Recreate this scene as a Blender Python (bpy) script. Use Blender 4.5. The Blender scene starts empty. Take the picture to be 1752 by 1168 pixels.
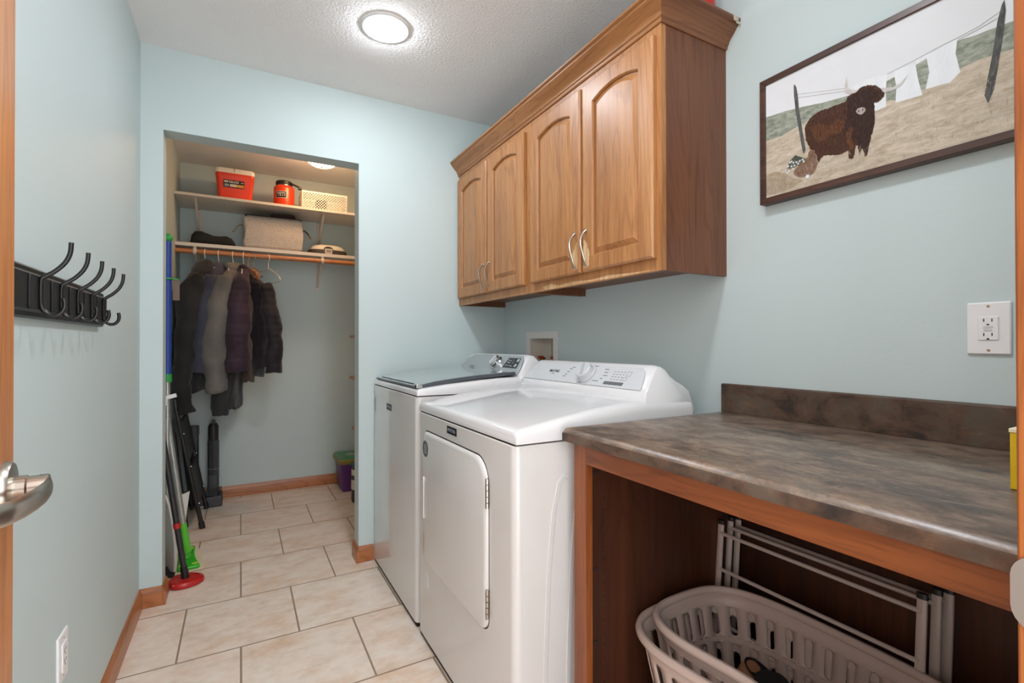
import bpy, bmesh, math, random
from mathutils import Vector, Matrix
random.seed(7)
PI = math.pi
SC = bpy.context.scene
COL = SC.collection

# ---------------------------------------------------------------- camera
cam_d = bpy.data.cameras.new('camera'); cam = bpy.data.objects.new('camera', cam_d); COL.objects.link(cam)
yaw, pitch, roll = .50794, .0059, -.00123
fwd = Vector((math.sin(yaw)*math.cos(pitch), math.cos(yaw)*math.cos(pitch), math.sin(pitch)))
rgt = Vector((math.cos(yaw), -math.sin(yaw), 0)); upv = rgt.cross(fwd)
r2 = rgt*math.cos(roll) + upv*math.sin(roll); u2 = -rgt*math.sin(roll) + upv*math.cos(roll)
rot = Matrix((r2, u2, -fwd)).transposed()
cam.matrix_world = Matrix.Translation((0, 0, 1.132)) @ rot.to_4x4()
cam_d.sensor_width = 36; cam_d.lens = 36*835.2/1752; cam_d.clip_start = .05
SC.camera = cam

# ---------------------------------------------------------------- world, exposure
W = bpy.data.worlds.new('ambient_fill'); SC.world = W; W.use_nodes = True
W.node_tree.nodes['Background'].inputs[0].default_value = (.97, .985, 1.0, 1)
W.node_tree.nodes['Background'].inputs[1].default_value = 4.0  # even fill added to lift the room from the open doorway side
SC.view_settings.view_transform = 'Standard'; SC.view_settings.look = 'None'
SC.view_settings.gamma = 1; SC.view_settings.use_curve_mapping = False
SC.view_settings.exposure = 0.14
CEIL_E, NEAR_E, DOME_W = 122.0, 145.0, 34.0   # radiance of the two ceiling lenses and of the closet dome

# ---------------------------------------------------------------- materials
def lin(h):
    h = h.lstrip('#'); o = []
    for i in (0, 2, 4):
        c = int(h[i:i+2], 16)/255; o.append(c/12.92 if c <= .04045 else ((c+.055)/1.055)**2.4)
    return (*o, 1)
MATS = {}
def newmat(name):
    m = bpy.data.materials.new(name); m.use_nodes = True
    nt = m.node_tree; return m, nt, nt.nodes['Principled BSDF']
def N(nt, t, **kw):
    n = nt.nodes.new(t)
    for k, v in kw.items(): setattr(n, k, v)
    return n
def coords(nt, scale=(1, 1, 1), loc=(0, 0, 0), kind='Object', rotation=(0, 0, 0)):
    tc = N(nt, 'ShaderNodeTexCoord'); mp = N(nt, 'ShaderNodeMapping')
    mp.inputs['Scale'].default_value = scale; mp.inputs['Location'].default_value = loc; mp.inputs['Rotation'].default_value = rotation
    nt.links.new(tc.outputs[kind], mp.inputs['Vector']); return mp.outputs[0]
def noise(nt, vec, scale, detail=4, rough=.55, dist=0):
    n = N(nt, 'ShaderNodeTexNoise'); n.inputs['Scale'].default_value = scale; n.inputs['Detail'].default_value = detail
    n.inputs['Roughness'].default_value = rough; n.inputs['Distortion'].default_value = dist
    nt.links.new(vec, n.inputs['Vector']); return n.outputs['Fac']
def ramp(nt, fac, stops):
    r = N(nt, 'ShaderNodeValToRGB'); el = r.color_ramp.elements
    while len(el) < len(stops): el.new(.5)
    for e, (p, c) in zip(el, stops): e.position = p; e.color = lin(c) if isinstance(c, str) else c
    nt.links.new(fac, r.inputs[0]); return r.outputs[0]
def bump(nt, bs, h, strength, dist=.01):
    b = N(nt, 'ShaderNodeBump'); b.inputs['Strength'].default_value = strength; b.inputs['Distance'].default_value = dist
    nt.links.new(h, b.inputs['Height']); nt.links.new(b.outputs[0], bs.inputs['Normal'])
def plain(name, col, rough=.5, metal=0, var=.06, scale=8, spec=.5, bumps=None, coat=0, trans=0, alpha=1, sheen=0):
    if name in MATS: return MATS[name]
    m, nt, bs = newmat(name); c = lin(col)
    v = coords(nt); f = noise(nt, v, scale)
    d = tuple(x*(1-var) for x in c[:3])+(1,); e = tuple(min(1, x*(1+var)) for x in c[:3])+(1,)
    nt.links.new(ramp(nt, f, [(.3, d), (.7, e)]), bs.inputs['Base Color'])
    bs.inputs['Roughness'].default_value = rough; bs.inputs['Metallic'].default_value = metal
    bs.inputs['Specular IOR Level'].default_value = spec; bs.inputs['Coat Weight'].default_value = coat
    bs.inputs['Transmission Weight'].default_value = trans; bs.inputs['Sheen Weight'].default_value = sheen
    bs.inputs['Alpha'].default_value = alpha
    if bumps: bump(nt, bs, noise(nt, coords(nt), bumps[0], 6), bumps[1], bumps[2])
    MATS[name] = m; return m
def wood(name, dark, mid, light, axis='Z', rough=.35, scale=1.0, coat=.15, contrast=1):
    if name in MATS: return MATS[name]
    m, nt, bs = newmat(name)
    s = {'X': (1.2, 22, 22), 'Y': (22, 1.2, 22), 'Z': (22, 22, 1.2)}[axis]
    s = tuple(q*scale for q in s)
    v = coords(nt, s); f1 = noise(nt, v, 1.0, 6, .6, .6)
    s2 = tuple(q*.25 for q in s); f2 = noise(nt, coords(nt, s2, (3, 1, 2)), 1.0, 3, .5, 1.5)
    mx = N(nt, 'ShaderNodeMath', operation='MULTIPLY'); mx.inputs[1].default_value = .68; nt.links.new(f1, mx.inputs[0])
    ad = N(nt, 'ShaderNodeMath', operation='MULTIPLY_ADD'); ad.inputs[1].default_value = .32
    nt.links.new(f2, ad.inputs[0]); nt.links.new(mx.outputs[0], ad.inputs[2])
    k = .14/contrast
    c1 = ramp(nt, ad.outputs[0], [(.5-k, dark), (.5, mid), (.5+k, light)])
    s3 = tuple(q*8 for q in s); f3 = noise(nt, coords(nt, s3), 1.0, 2)
    pores = ramp(nt, f3, [(.34, (.5, .46, .43, 1)), (.46, (1, 1, 1, 1))])
    mul = N(nt, 'ShaderNodeMix', data_type='RGBA', blend_type='MULTIPLY'); mul.inputs[0].default_value = .42
    nt.links.new(c1, mul.inputs[6]); nt.links.new(pores, mul.inputs[7])
    # growth-ring figure: contour lines of a stretched noise field
    s4 = {'X': (.55, 5, 5), 'Y': (5, .55, 5), 'Z': (5, 5, .55)}[axis]
    f4 = noise(nt, coords(nt, s4, (1.7, 4.2, .6)), 1.0, 2, .4, .25)
    m4 = N(nt, 'ShaderNodeMath', operation='MULTIPLY'); m4.inputs[1].default_value = 150; nt.links.new(f4, m4.inputs[0])
    s5 = N(nt, 'ShaderNodeMath', operation='SINE'); nt.links.new(m4.outputs[0], s5.inputs[0])
    rings_ = ramp(nt, s5.outputs[0], [(.7, (1, 1, 1, 1)), (.97, (.6, .5, .42, 1))])
    mu2 = N(nt, 'ShaderNodeMix', data_type='RGBA', blend_type='MULTIPLY'); mu2.inputs[0].default_value = .38
    nt.links.new(mul.outputs[2], mu2.inputs[6]); nt.links.new(rings_, mu2.inputs[7])
    nt.links.new(mu2.outputs[2], bs.inputs['Base Color'])
    bs.inputs['Roughness'].default_value = rough; bs.inputs['Coat Weight'].default_value = coat; bs.inputs['Coat Roughness'].default_value = .25
    bump(nt, bs, f3, .06, .002)
    MATS[name] = m; return m
def paint(name, col, rough=.5, bs_strength=.12, scale=90, dist=.002, spec=.4):
    if name in MATS: return MATS[name]
    m, nt, bs = newmat(name); c = lin(col)
    v = coords(nt); f = noise(nt, v, 1.3, 3)
    d = tuple(x*.975 for x in c[:3])+(1,); e = tuple(min(1, x*1.02) for x in c[:3])+(1,)
    nt.links.new(ramp(nt, f, [(.3, d), (.7, e)]), bs.inputs['Base Color'])
    bs.inputs['Roughness'].default_value = rough; bs.inputs['Specular IOR Level'].default_value = spec
    bump(nt, bs, noise(nt, coords(nt), scale, 4), bs_strength, dist)
    MATS[name] = m; return m
def emit(name, col, strength):
    if name in MATS: return MATS[name]
    m, nt, bs = newmat(name); bs.inputs['Base Color'].default_value = lin(col)
    bs.inputs['Emission Color'].default_value = lin(col); bs.inputs['Emission Strength'].default_value = strength
    MATS[name] = m; return m

M_wall = paint('sage_wall_paint', '#C2D0D0', .55, .16, 120, .002)
M_ceil = paint('textured_ceiling', '#EFEEED', .85, .9, 95, .006, .2)
M_white = plain('white_plastic', '#E9E9EA', .35, var=.01)
M_enamel = plain('white_enamel', '#DEDEDF', .13, var=.01, coat=.4)
M_enamel_b = plain('white_enamel_body', '#D3D2D0', .16, var=.01, coat=.3)
M_black = plain('black_plastic', '#18181A', .45)
M_blacksatin = plain('black_satin', '#141415', .32)
M_nickel = plain('brushed_nickel', '#B9B2A8', .28, 1, var=.05, scale=60)
M_chrome = plain('chrome', '#D8D8DA', .12, 1, var=.02)
M_oak = wood('oak_door', '#9A663A', '#AB7646', '#B98452', 'Z', .42, coat=.1)
M_oakY = wood('oak_rail', '#87562E', '#986639', '#A77445', 'Y', .42, coat=.1)
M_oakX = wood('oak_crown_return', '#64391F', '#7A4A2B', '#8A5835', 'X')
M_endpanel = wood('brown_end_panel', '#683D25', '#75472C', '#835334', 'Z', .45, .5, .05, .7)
M_base = wood('orange_oak_frame', '#6E3818', '#86481E', '#985627', 'Z', .45)
M_baseY = wood('orange_oak_rail', '#653316', '#7A411B', '#8C4F24', 'Y', .5)
M_inside = wood('shaded_stain_panel', '#2E160B', '#41200F', '#532B16', 'Z', .5, .4)  # dark stain, deepened further to stand in for the shade inside the cabinet
M_skirtX = wood('oak_skirting', '#97582F', '#AE6C3F', '#BE7D4E', 'X', .35)
M_skirtY = wood('oak_skirting_long', '#97582F', '#AE6C3F', '#BE7D4E', 'Y', .35)
M_doorw = wood('orange_oak_door', '#B06A33', '#C67C40', '#D08A4C', 'Z', .35)
M_jamb = wood('jamb_oak', '#6E3711', '#834616', '#94541F', 'Z', .5)
M_walnut = wood('walnut_frame', '#2E1B14', '#472A1E', '#5C392A', 'Y', .45)
M_rodwood = wood('rod_pine', '#A9683A', '#BE7A48', '#CB8A58', 'X', .4)
M_melamine = plain('white_melamine', '#D8CFC4', .45, var=.02)

def tile_mat():
    m, nt, bs = newmat('beige_floor_tile')
    v = coords(nt, (1, 1, 1), (-.207+.2025+.405*20, -2.10+.41*20, 0))
    b = N(nt, 'ShaderNodeTexBrick'); b.offset = .5; b.offset_frequency = 2; b.squash = 1
    b.inputs['Scale'].default_value = 1; b.inputs['Brick Width'].default_value = .405; b.inputs['Row Height'].default_value = .41
    b.inputs['Mortar Size'].default_value = .0035; b.inputs['Mortar Smooth'].default_value = .1
    b.inputs['Color1'].default_value = (1, 1, 1, 1); b.inputs['Color2'].default_value = (.88, .88, .88, 1); b.inputs['Mortar'].default_value = (0, 0, 0, 1)
    nt.links.new(v, b.inputs['Vector'])
    n1 = noise(nt, coords(nt, (9, 15, 9)), 1.0, 9, .72, .3)
    c = ramp(nt, n1, [(.28, '#D0BFAE'), (.45, '#E0D2C4'), (.58, '#E8DCD1'), (.72, '#E2D6CB')])
    n2 = noise(nt, coords(nt, (5, 8, 3), (7, 3, 1)), 1.0, 6, .65)
    c2 = ramp(nt, n2, [(.45, '#FFFFFF'), (.72, '#F3D9C2')])
    mu = N(nt, 'ShaderNodeMix', data_type='RGBA', blend_type='MULTIPLY'); mu.inputs[0].default_value = .8
    nt.links.new(c, mu.inputs[6]); nt.links.new(c2, mu.inputs[7])
    mt = N(nt, 'ShaderNodeMix', data_type='RGBA', blend_type='MULTIPLY'); mt.inputs[0].default_value = .3
    nt.links.new(mu.outputs[2], mt.inputs[6]); nt.links.new(b.outputs['Color'], mt.inputs[7])
    fin = N(nt, 'ShaderNodeMix', data_type='RGBA'); nt.links.new(b.outputs['Fac'], fin.inputs[0])
    nt.links.new(mt.outputs[2], fin.inputs[6]); fin.inputs[7].default_value = lin('#93806C')
    nt.links.new(fin.outputs[2], bs.inputs['Base Color'])
    bs.inputs['Roughness'].default_value = .38; bs.inputs['Specular IOR Level'].default_value = .4
    inv = N(nt, 'ShaderNodeMath', operation='SUBTRACT'); inv.inputs[0].default_value = 1; nt.links.new(b.outputs['Fac'], inv.inputs[1])
    bump(nt, bs, inv.outputs[0], .5, .003); return m
M_tile = tile_mat()
def laminate(name, stops, s, rough):
    m, nt, bs = newmat(name)
    f = noise(nt, coords(nt, s), 1.0, 14, .78, .5)
    c = ramp(nt, f, stops)
    f2 = noise(nt, coords(nt, tuple(q*.5 for q in s), (4, 2, 9)), 1.0, 6, .6, .5)
    c2 = ramp(nt, f2, [(.38, '#3E3E3D'), (.5, '#7C6555'), (.6, '#7F7668')])
    mx = N(nt, 'ShaderNodeMix', data_type='RGBA', blend_type='MIX'); mx.inputs[0].default_value = .35
    nt.links.new(c, mx.inputs[6]); nt.links.new(c2, mx.inputs[7]); nt.links.new(mx.outputs[2], bs.inputs['Base Color'])
    bs.inputs['Roughness'].default_value = rough; bs.inputs['Specular IOR Level'].default_value = .5 if rough < .4 else .3
    bump(nt, bs, noise(nt, coords(nt), 160, 4), .12, .001); return m
M_counter = laminate('slate_laminate_top', [(.30, '#2B2725'), (.43, '#4E3F36'), (.5, '#66564A'), (.57, '#86705D'), (.7, '#9C8775')], (24, 13, 24), .3)
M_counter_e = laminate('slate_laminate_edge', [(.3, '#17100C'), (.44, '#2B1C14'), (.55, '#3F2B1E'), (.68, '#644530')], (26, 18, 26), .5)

# ---------------------------------------------------------------- mesh builder
class B:
    def __init__(s): s.bm = bmesh.new(); s.mi = 0
    def v(s, p): return s.bm.verts.new(Vector(p))
    def f(s, vs, sm=False):
        try:
            fc = s.bm.faces.new(vs); fc.material_index = s.mi; fc.smooth = sm; return fc
        except ValueError: return None
    def box(s, x0, x1, y0, y1, z0, z1):
        return s.hexa([(x0,y0,z0),(x1,y0,z0),(x1,y1,z0),(x0,y1,z0),(x0,y0,z1),(x1,y0,z1),(x1,y1,z1),(x0,y1,z1)])
    def hexa(s, p):
        v = [s.v(q) for q in p]
        for i in ((3,2,1,0),(4,5,6,7),(0,1,5,4),(1,2,6,5),(2,3,7,6),(3,0,4,7)): s.f([v[j] for j in i])
        return s
    def obox(s, c, ax, h):
        c = Vector(c); a = [Vector(q).normalized()*k for q, k in zip(ax, h)]
        return s.hexa([c-a[0]-a[1]-a[2], c+a[0]-a[1]-a[2], c+a[0]+a[1]-a[2], c-a[0]+a[1]-a[2], c-a[0]-a[1]+a[2], c+a[0]-a[1]+a[2], c+a[0]+a[1]+a[2], c-a[0]+a[1]+a[2]])
    def prism(s, pts, vec, sm=False):
        vec = Vector(vec); a = [s.v(p) for p in pts]; b = [s.v(Vector(p)+vec) for p in pts]; n = len(a)
        s.f(a[::-1]); s.f(b)
        for i in range(n): s.f([a[i], a[(i+1) % n], b[(i+1) % n], b[i]], sm)
        return s
    def loft(s, rings, cap=(True, True), closed=True, sm=True):
        R = [[s.v(p) for p in r] for r in rings]; n = len(R[0])
        for a, b in zip(R, R[1:]):
            for i in range(n if closed else n-1): s.f([a[i], a[(i+1) % n], b[(i+1) % n], b[i]], sm)
        if cap[0]: s.f(R[0][::-1])
        if cap[1]: s.f(R[-1])
        return s
    def tube(s, pts, r, n=10, cap=(True, True), flat=None):
        pts = [Vector(p) for p in pts]; rings = []; prev = None
        for i, p in enumerate(pts):
            t = (pts[min(i+1, len(pts)-1)]-pts[max(i-1, 0)]).normalized()
            if prev is None:
                ref = Vector((0, 0, 1)) if abs(t.z) < .9 else Vector((1, 0, 0)); a = t.cross(ref).normalized()
            else:
                a = (prev - t*prev.dot(t)).normalized()
            prev = a; b = t.cross(a); rr = r[i] if isinstance(r, (list, tuple)) else r
            ra, rb = rr if isinstance(rr, tuple) else (rr, rr)
            rings.append([p + a*ra*math.cos(2*PI*k/n) + b*rb*math.sin(2*PI*k/n) for k in range(n)])
        return s.loft(rings, cap)
    def lathe(s, prof, c, ax=(0, 0, 1), n=32, cap=(True, True)):
        c = Vector(c); ax = Vector(ax).normalized(); ref = Vector((0, 0, 1)) if abs(ax.z) < .9 else Vector((1, 0, 0))
        a = ax.cross(ref).normalized(); b = ax.cross(a)
        return s.loft([[c + ax*h + a*r*math.cos(2*PI*k/n) + b*r*math.sin(2*PI*k/n) for k in range(n)] for r, h in prof], cap)
    def smooth(s, pts, k=4):
        P = [Vector(p) for p in pts]; out = []
        for i in range(len(P)-1):
            a, b_, c, d = P[max(i-1, 0)], P[i], P[i+1], P[min(i+2, len(P)-1)]
            for j in range(k):
                t = j/k; out.append(.5*((2*b_)+(c-a)*t+(2*a-5*b_+4*c-d)*t*t+(3*b_-a-3*c+d)*t**3))
        out.append(P[-1]); return out
    def poly(s, pts): s.f([s.v(p) for p in pts]); return s
def setp(o, label=None, cat=None, group=None, kind=None):
    if label: o['label'] = label
    if cat: o['category'] = cat
    if group: o['group'] = group
    if kind: o['kind'] = kind
def root_origin(p):
    while p.parent: p = p.parent
    return Vector(p['_o'])
def mk(name, b, mats, parent=None, label=None, cat=None, group=None, kind=None, bevel=0, seg=2, ang=35, org=None, sub=0):
    bmesh.ops.recalc_face_normals(b.bm, faces=b.bm.faces)
    if parent is not None: o0 = root_origin(parent)
    elif org is not None: o0 = Vector(org)
    else:
        vs = [v.co for v in b.bm.verts]
        o0 = Vector(((min(v.x for v in vs)+max(v.x for v in vs))/2, (min(v.y for v in vs)+max(v.y for v in vs))/2, min(v.z for v in vs)))
    for v in b.bm.verts: v.co -= o0
    me = bpy.data.meshes.new(name); b.bm.to_mesh(me); b.bm.free()
    for m in (mats if isinstance(mats, (list, tuple)) else [mats]): me.materials.append(m)
    for p in me.polygons: p.use_smooth = True
    me.set_sharp_from_angle(angle=math.radians(ang))
    o = bpy.data.objects.new(name, me); COL.objects.link(o)
    if parent is None: o.location = o0; o['_o'] = tuple(o0)
    else: o.parent = parent
    if bevel:
        md = o.modifiers.new('edge', 'BEVEL'); md.width = bevel; md.segments = seg; md.limit_method = 'ANGLE'; md.angle_limit = math.radians(40)
    if sub:
        md = o.modifiers.new('smooth', 'SUBSURF'); md.levels = sub; md.render_levels = sub
    setp(o, label, cat, group, kind); return o
def thing(name, org, label, cat, group=None):
    o = bpy.data.objects.new(name, None); COL.objects.link(o); o.location = org; o['_o'] = tuple(org); o.empty_display_size = .05
    setp(o, label, cat, group); return o
def text(name, s, size, mat, parent, org, xd, yd, thick=.0004, label=None, bold=0, squeeze=1):
    cu = bpy.data.curves.new('lettering', 'FONT'); cu.body = s; cu.size = size; cu.extrude = thick; cu.align_x = 'CENTER'; cu.align_y = 'CENTER'; cu.offset = bold
    t = bpy.data.objects.new('lettering_source', cu); COL.objects.link(t)
    bpy.context.view_layer.update()
    me = bpy.data.meshes.new_from_object(t.evaluated_get(bpy.context.evaluated_depsgraph_get()))
    bpy.data.objects.remove(t); bpy.data.curves.remove(cu)
    X = Vector(xd).normalized()*squeeze; Y = Vector(yd).normalized(); Z = X.cross(Y).normalized()
    o0 = root_origin(parent)
    for v in me.vertices: c = v.co.copy(); v.co = Vector(org) + X*c.x + Y*c.y + Z*c.z - o0
    me.materials.clear(); me.materials.append(mat); me.name = name
    o = bpy.data.objects.new(name, me); COL.objects.link(o); o.parent = parent
    if label: o['label'] = label
    return o
def rrect(y0, y1, z0, z1, r, n=6):
    pts = []
    rs = r if isinstance(r, (list, tuple)) else [r]*4
    for (cy, cz, a0, q) in ((y1-rs[0], z1-rs[0], 0, rs[0]), (y0+rs[1], z1-rs[1], 90, rs[1]), (y0+rs[2], z0+rs[2], 180, rs[2]), (y1-rs[3], z0+rs[3], 270, rs[3])):
        for k in range(n+1):
            a = math.radians(a0 + 90*k/n); pts.append((cy+q*math.cos(a), cz+q*math.sin(a)))
    return pts

# ---------------------------------------------------------------- setting
LX, RX, BY, CY, CZ = -.378, 1.40, 2.615, 4.20, 2.44
mk('floor', B().box(-.6, 1.6, -.6, 4.35, -.05, 0), M_tile, kind='structure', org=(0, 0, 0))
mk('ceiling', B().box(-.6, 1.6, .02, 4.35, CZ, CZ+.05), M_ceil, kind='structure')
mk('wall_left', B().box(LX-.12, LX, .02, 4.35, 0, CZ), M_wall, kind='structure')
b = B(); b.box(LX, -.297, BY, BY+.103, 0, CZ); b.box(.54, RX, BY, BY+.103, 0, CZ); b.box(-.297, .54, BY, BY+.103, 2.078, CZ)
mk('wall_back', b, M_wall, kind='structure')
b = B(); hy0, hy1, hz0, hz1 = 2.075, 2.305, 1.0, 1.165
b.box(RX, RX+.12, .02, hy0, 0, CZ); b.box(RX, RX+.12, hy1, BY+.2, 0, CZ); b.box(RX, RX+.12, hy0, hy1, 0, hz0); b.box(RX, RX+.12, hy0, hy1, hz1, CZ)
mk('wall_right', b, M_wall, kind='structure')
mk('wall_closet_back', B().box(LX, 1.12, CY, CY+.12, 0, CZ), M_wall, kind='structure')
mk('wall_closet_right', B().box(1.0, 1.12, BY+.103, CY, 0, CZ), M_wall, kind='structure')
mk('wall_front', B().box(.60, RX, .02, .135, 0, CZ), M_wall, kind='structure')

def skirt(name, p0, p1, nrm, mat):
    p0, p1, n = Vector(p0), Vector(p1), Vector(nrm)
    prof = [(0, 0), (.014, 0), (.014, .058), (.012, .068), (.007, .074), (.005, .080), (0, .082)]
    bb = B(); bb.loft([[p + n*a + Vector((0, 0, h)) for a, h in prof] for p in (p0, p1)], sm=False)
    return mk(name, bb, mat, kind='structure')
skirt('baseboard_left', (LX, .98, 0), (LX, BY, 0), (1, 0, 0), M_skirtY)
skirt('baseboard_back_left', (LX, BY, 0), (-.297, BY, 0), (0, -1, 0), M_skirtX)
skirt('baseboard_opening_left', (-.297, BY-.014, 0), (-.297, BY+.103, 0), (1, 0, 0), M_skirtY)
skirt('baseboard_back_right', (.54, BY, 0), (.615, BY, 0), (0, -1, 0), M_skirtX)
skirt('baseboard_opening_right', (.54, BY-.014, 0), (.54, BY+.103, 0), (-1, 0, 0), M_skirtY)
skirt('baseboard_closet', (LX, CY, 0), (1.0, CY, 0), (0, -1, 0), M_skirtX)
skirt('baseboard_closet_left', (LX, BY+.103, 0), (LX, CY-.014, 0), (1, 0, 0), M_skirtY)

# door jamb on the right with its strike plate
j = mk('trim_1', B().box(.5545, .60, -.02, .149, 0, 2.1), M_jamb, kind='structure', bevel=.002)
b = B()
pr = rrect(.085, .1526, .899, .963, [.02, .004, .004, .02])
b.prism([(.5530, y, z) for y, z in pr], (.0015, 0, 0))
b.lathe([(.003, 0), (.003, .0006)], (.5523, .10, .915), (1, 0, 0), 12); b.lathe([(.003, 0), (.003, .0006)], (.5523, .10, .947), (1, 0, 0), 12)
mk('strike_plate', b, plain('dull_nickel', '#857F78', .5, .5, var=.04), j, label='brushed nickel strike plate')

# open door with lever handle
hinge = Vector((-.19, .15, 0)); lead = Vector((-.275, .931, 0)); dd = (lead-hinge).normalized(); dn = Vector((dd.y, -dd.x, 0))
dr = mk('door_1', B().hexa([p for p in [hinge+Vector((0,0,.012)), lead+Vector((0,0,.012)), lead-dn*.035+Vector((0,0,.012)), hinge-dn*.035+Vector((0,0,.012)), hinge+Vector((0,0,2.03)), lead+Vector((0,0,2.03)), lead-dn*.035+Vector((0,0,2.03)), hinge-dn*.035+Vector((0,0,2.03))]]), M_doorw, kind='structure', bevel=.002)
rc = lead - dd*.053 + Vector((0, 0, .944))
b = B(); b.lathe([(.036, 0), (.036, .004), (.033, .009), (.026, .0105)], rc, dn, 40)
ros = mk('rosette', b, M_nickel, dr, label='round brushed nickel rosette')
b = B(); b.lathe([(.0155, .008), (.0155, .022), (.0135, .024), (.0135, .044)], rc, dn, 24)
path = [(.0, .036), (.006, .041), (-.008, .0445), (-.03, .044), (-.055, .040), (-.08, .033), (-.10, .023), (-.108, .012)]
rings = []
for k, (a, h) in enumerate(path):
    p = rc + dd*a + dn*h; q = Vector(path[min(k+1, len(path)-1)]) - Vector(path[max(k-1, 0)]); t = (dd*q.x + dn*q.y).normalized()
    nn = t.cross(Vector((0, 0, 1))); zz = Vector((0, 0, -.004*k/3))
    hh = .014 if k > 1 else .0145; ww = .0045 if k > 1 else .006
    rings.append([p + zz + nn*ww*math.cos(2*PI*i/14) + Vector((0, 0, hh*math.sin(2*PI*i/14))) for i in range(14)])
b.loft(rings)
mk('lever_handle', b, M_nickel, dr, label='brushed nickel return lever')

# ---------------------------------------------------------------- lamps
def disc_light(x, y, power, label, nm='recessed_ceiling_light'):
    t = thing(nm, (x, y, CZ-.03), label, 'ceiling light', 'flush ceiling lights')
    b = B(); b.lathe([(.099, 0), (.099, -.003), (.095, -.006), (.086, -.007), (.078, -.006)], (x, y, CZ), (0, 0, 1), 56, (False, False)); mk('trim_ring', b, M_white, t)
    b = B(); b.lathe([(.078, -.005), (.076, -.011), (.068, -.017), (.045, -.022), (.0001, -.024)], (x, y, CZ), (0, 0, 1), 48, (False, False)); mk('lens', b, emit('lit_lens_%d' % power, '#F3F8FF', power), t)
    return t
disc_light(.523, 2.010, CEIL_E, 'round white flush ceiling light glowing above the washer and dryer aisle')
disc_light(.45, .80, NEAR_E, 'round white flush ceiling light nearer the doorway, above the counter aisle')
dcx, dcy = .49, 3.55
t = thing('dome_ceiling_light', (dcx, dcy, 2.335), 'small frosted glass dome light with a nickel finial on the closet ceiling', 'ceiling light')
b = B(); b.lathe([(.135, 2.44), (.135, 2.425), (.12, 2.418)], (dcx, dcy, 0), (0, 0, 1), 40); mk('canopy', b, M_nickel, t)
b = B(); b.lathe([(.002, 2.345), (.03, 2.348), (.07, 2.362), (.10, 2.385), (.115, 2.41), (.118, 2.42)], (dcx, dcy, 0), (0, 0, 1), 40, (True, False)); mk('glass_bowl', b, emit('lit_frosted_glass', '#FFCC98', DOME_W), t)
b = B(); b.lathe([(.003, 2.328), (.007, 2.332), (.007, 2.34), (.012, 2.345), (.004, 2.349)], (dcx, dcy, 0), (0, 0, 1), 16); mk('finial', b, M_nickel, t)

# ---------------------------------------------------------------- coat hook rail
t = thing('coat_hook_rail', (LX, 1.57, 1.185), 'black wooden rail with five double coat hooks on the left wall', 'coat rack')
b = B()
prof = [(0, 1.186), (.010, 1.186), (.014, 1.190), (.014, 1.198), (.018, 1.203), (.018, 1.272), (.014, 1.277), (.014, 1.285), (.010, 1.289), (0, 1.289)]
b.loft([[(LX+a, y, z) for a, z in prof] for y in (1.215, 1.905)], sm=False); mk('board', b, M_blacksatin, t, bevel=.001)
for i in range(5):
    hy = 1.335 + .130*i
    b = B(); b.prism([(LX+.018, y, z) for y, z in rrect(hy-.052, hy+.052, 1.203, 1.272, .008, 4)], (.003, 0, 0)); pl = mk('hook_plate', b, M_black, t, bevel=.001)
    b = B()
    for s in (1,):
        up = [(LX+.024, hy, 1.215), (LX+.024, hy, 1.262), (LX+.030, hy, 1.272), (LX+.045, hy, 1.284), (LX+.060, hy, 1.302), (LX+.068, hy, 1.322), (LX+.070, hy, 1.345)]
        up = b.smooth(up); b.tube(up, [(.0065-.0022*min(1, k/12), .0045) for k in range(len(up))], 12)
        lo = [(LX+.024, hy, 1.245), (LX+.024, hy, 1.215), (LX+.027, hy, 1.203), (LX+.036, hy, 1.194), (LX+.048, hy, 1.194), (LX+.057, hy, 1.203), (LX+.060, hy, 1.216), (LX+.058, hy, 1.228)]
        lo = b.smooth(lo); b.tube(lo, [(.006-.0018*min(1, k/8), .0045) for k in range(len(lo))], 12)
    mk('double_hook', b, M_blacksatin, pl)

# ---------------------------------------------------------------- outlets
def outlet_left():
    y0, y1, z0, z1 = 1.527, 1.600, .322, .438
    t = thing('wall_outlet', (LX, (y0+y1)/2, z0), 'white duplex outlet low on the left wall above the baseboard', 'outlet')
    b = B(); b.prism([(LX, y, z) for y, z in rrect(y0, y1, z0, z1, .003, 3)], (.006, 0, 0)); mk('cover_plate', b, M_white, t, bevel=.0025)
    c = (y0+y1)/2
    b = B(); b.prism([(LX+.006, y, z) for y, z in rrect(c-.017, c+.017, z0+.024, z1-.024, .003, 3)], (.003, 0, 0)); r = mk('receptacle', b, M_white, t, bevel=.001)
    b = B()
    for zc in (z0+.045, z1-.045):
        for dy in (-.006, .006): b.box(LX+.0088, LX+.0094, c+dy-.001, c+dy+.001, zc, zc+.008)
        b.lathe([(.0024, 0), (.0024, .0005)], (LX+.0089, c, zc-.006), (1, 0, 0), 10)
    mk('slot', b, M_black, r)
    for zc in (z0+.012, z1-.012): b = B(); b.lathe([(.003, 0), (.0025, .001)], (LX+.006, c, zc), (1, 0, 0), 12); mk('screw', b, M_nickel, t)
outlet_left()
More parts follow.
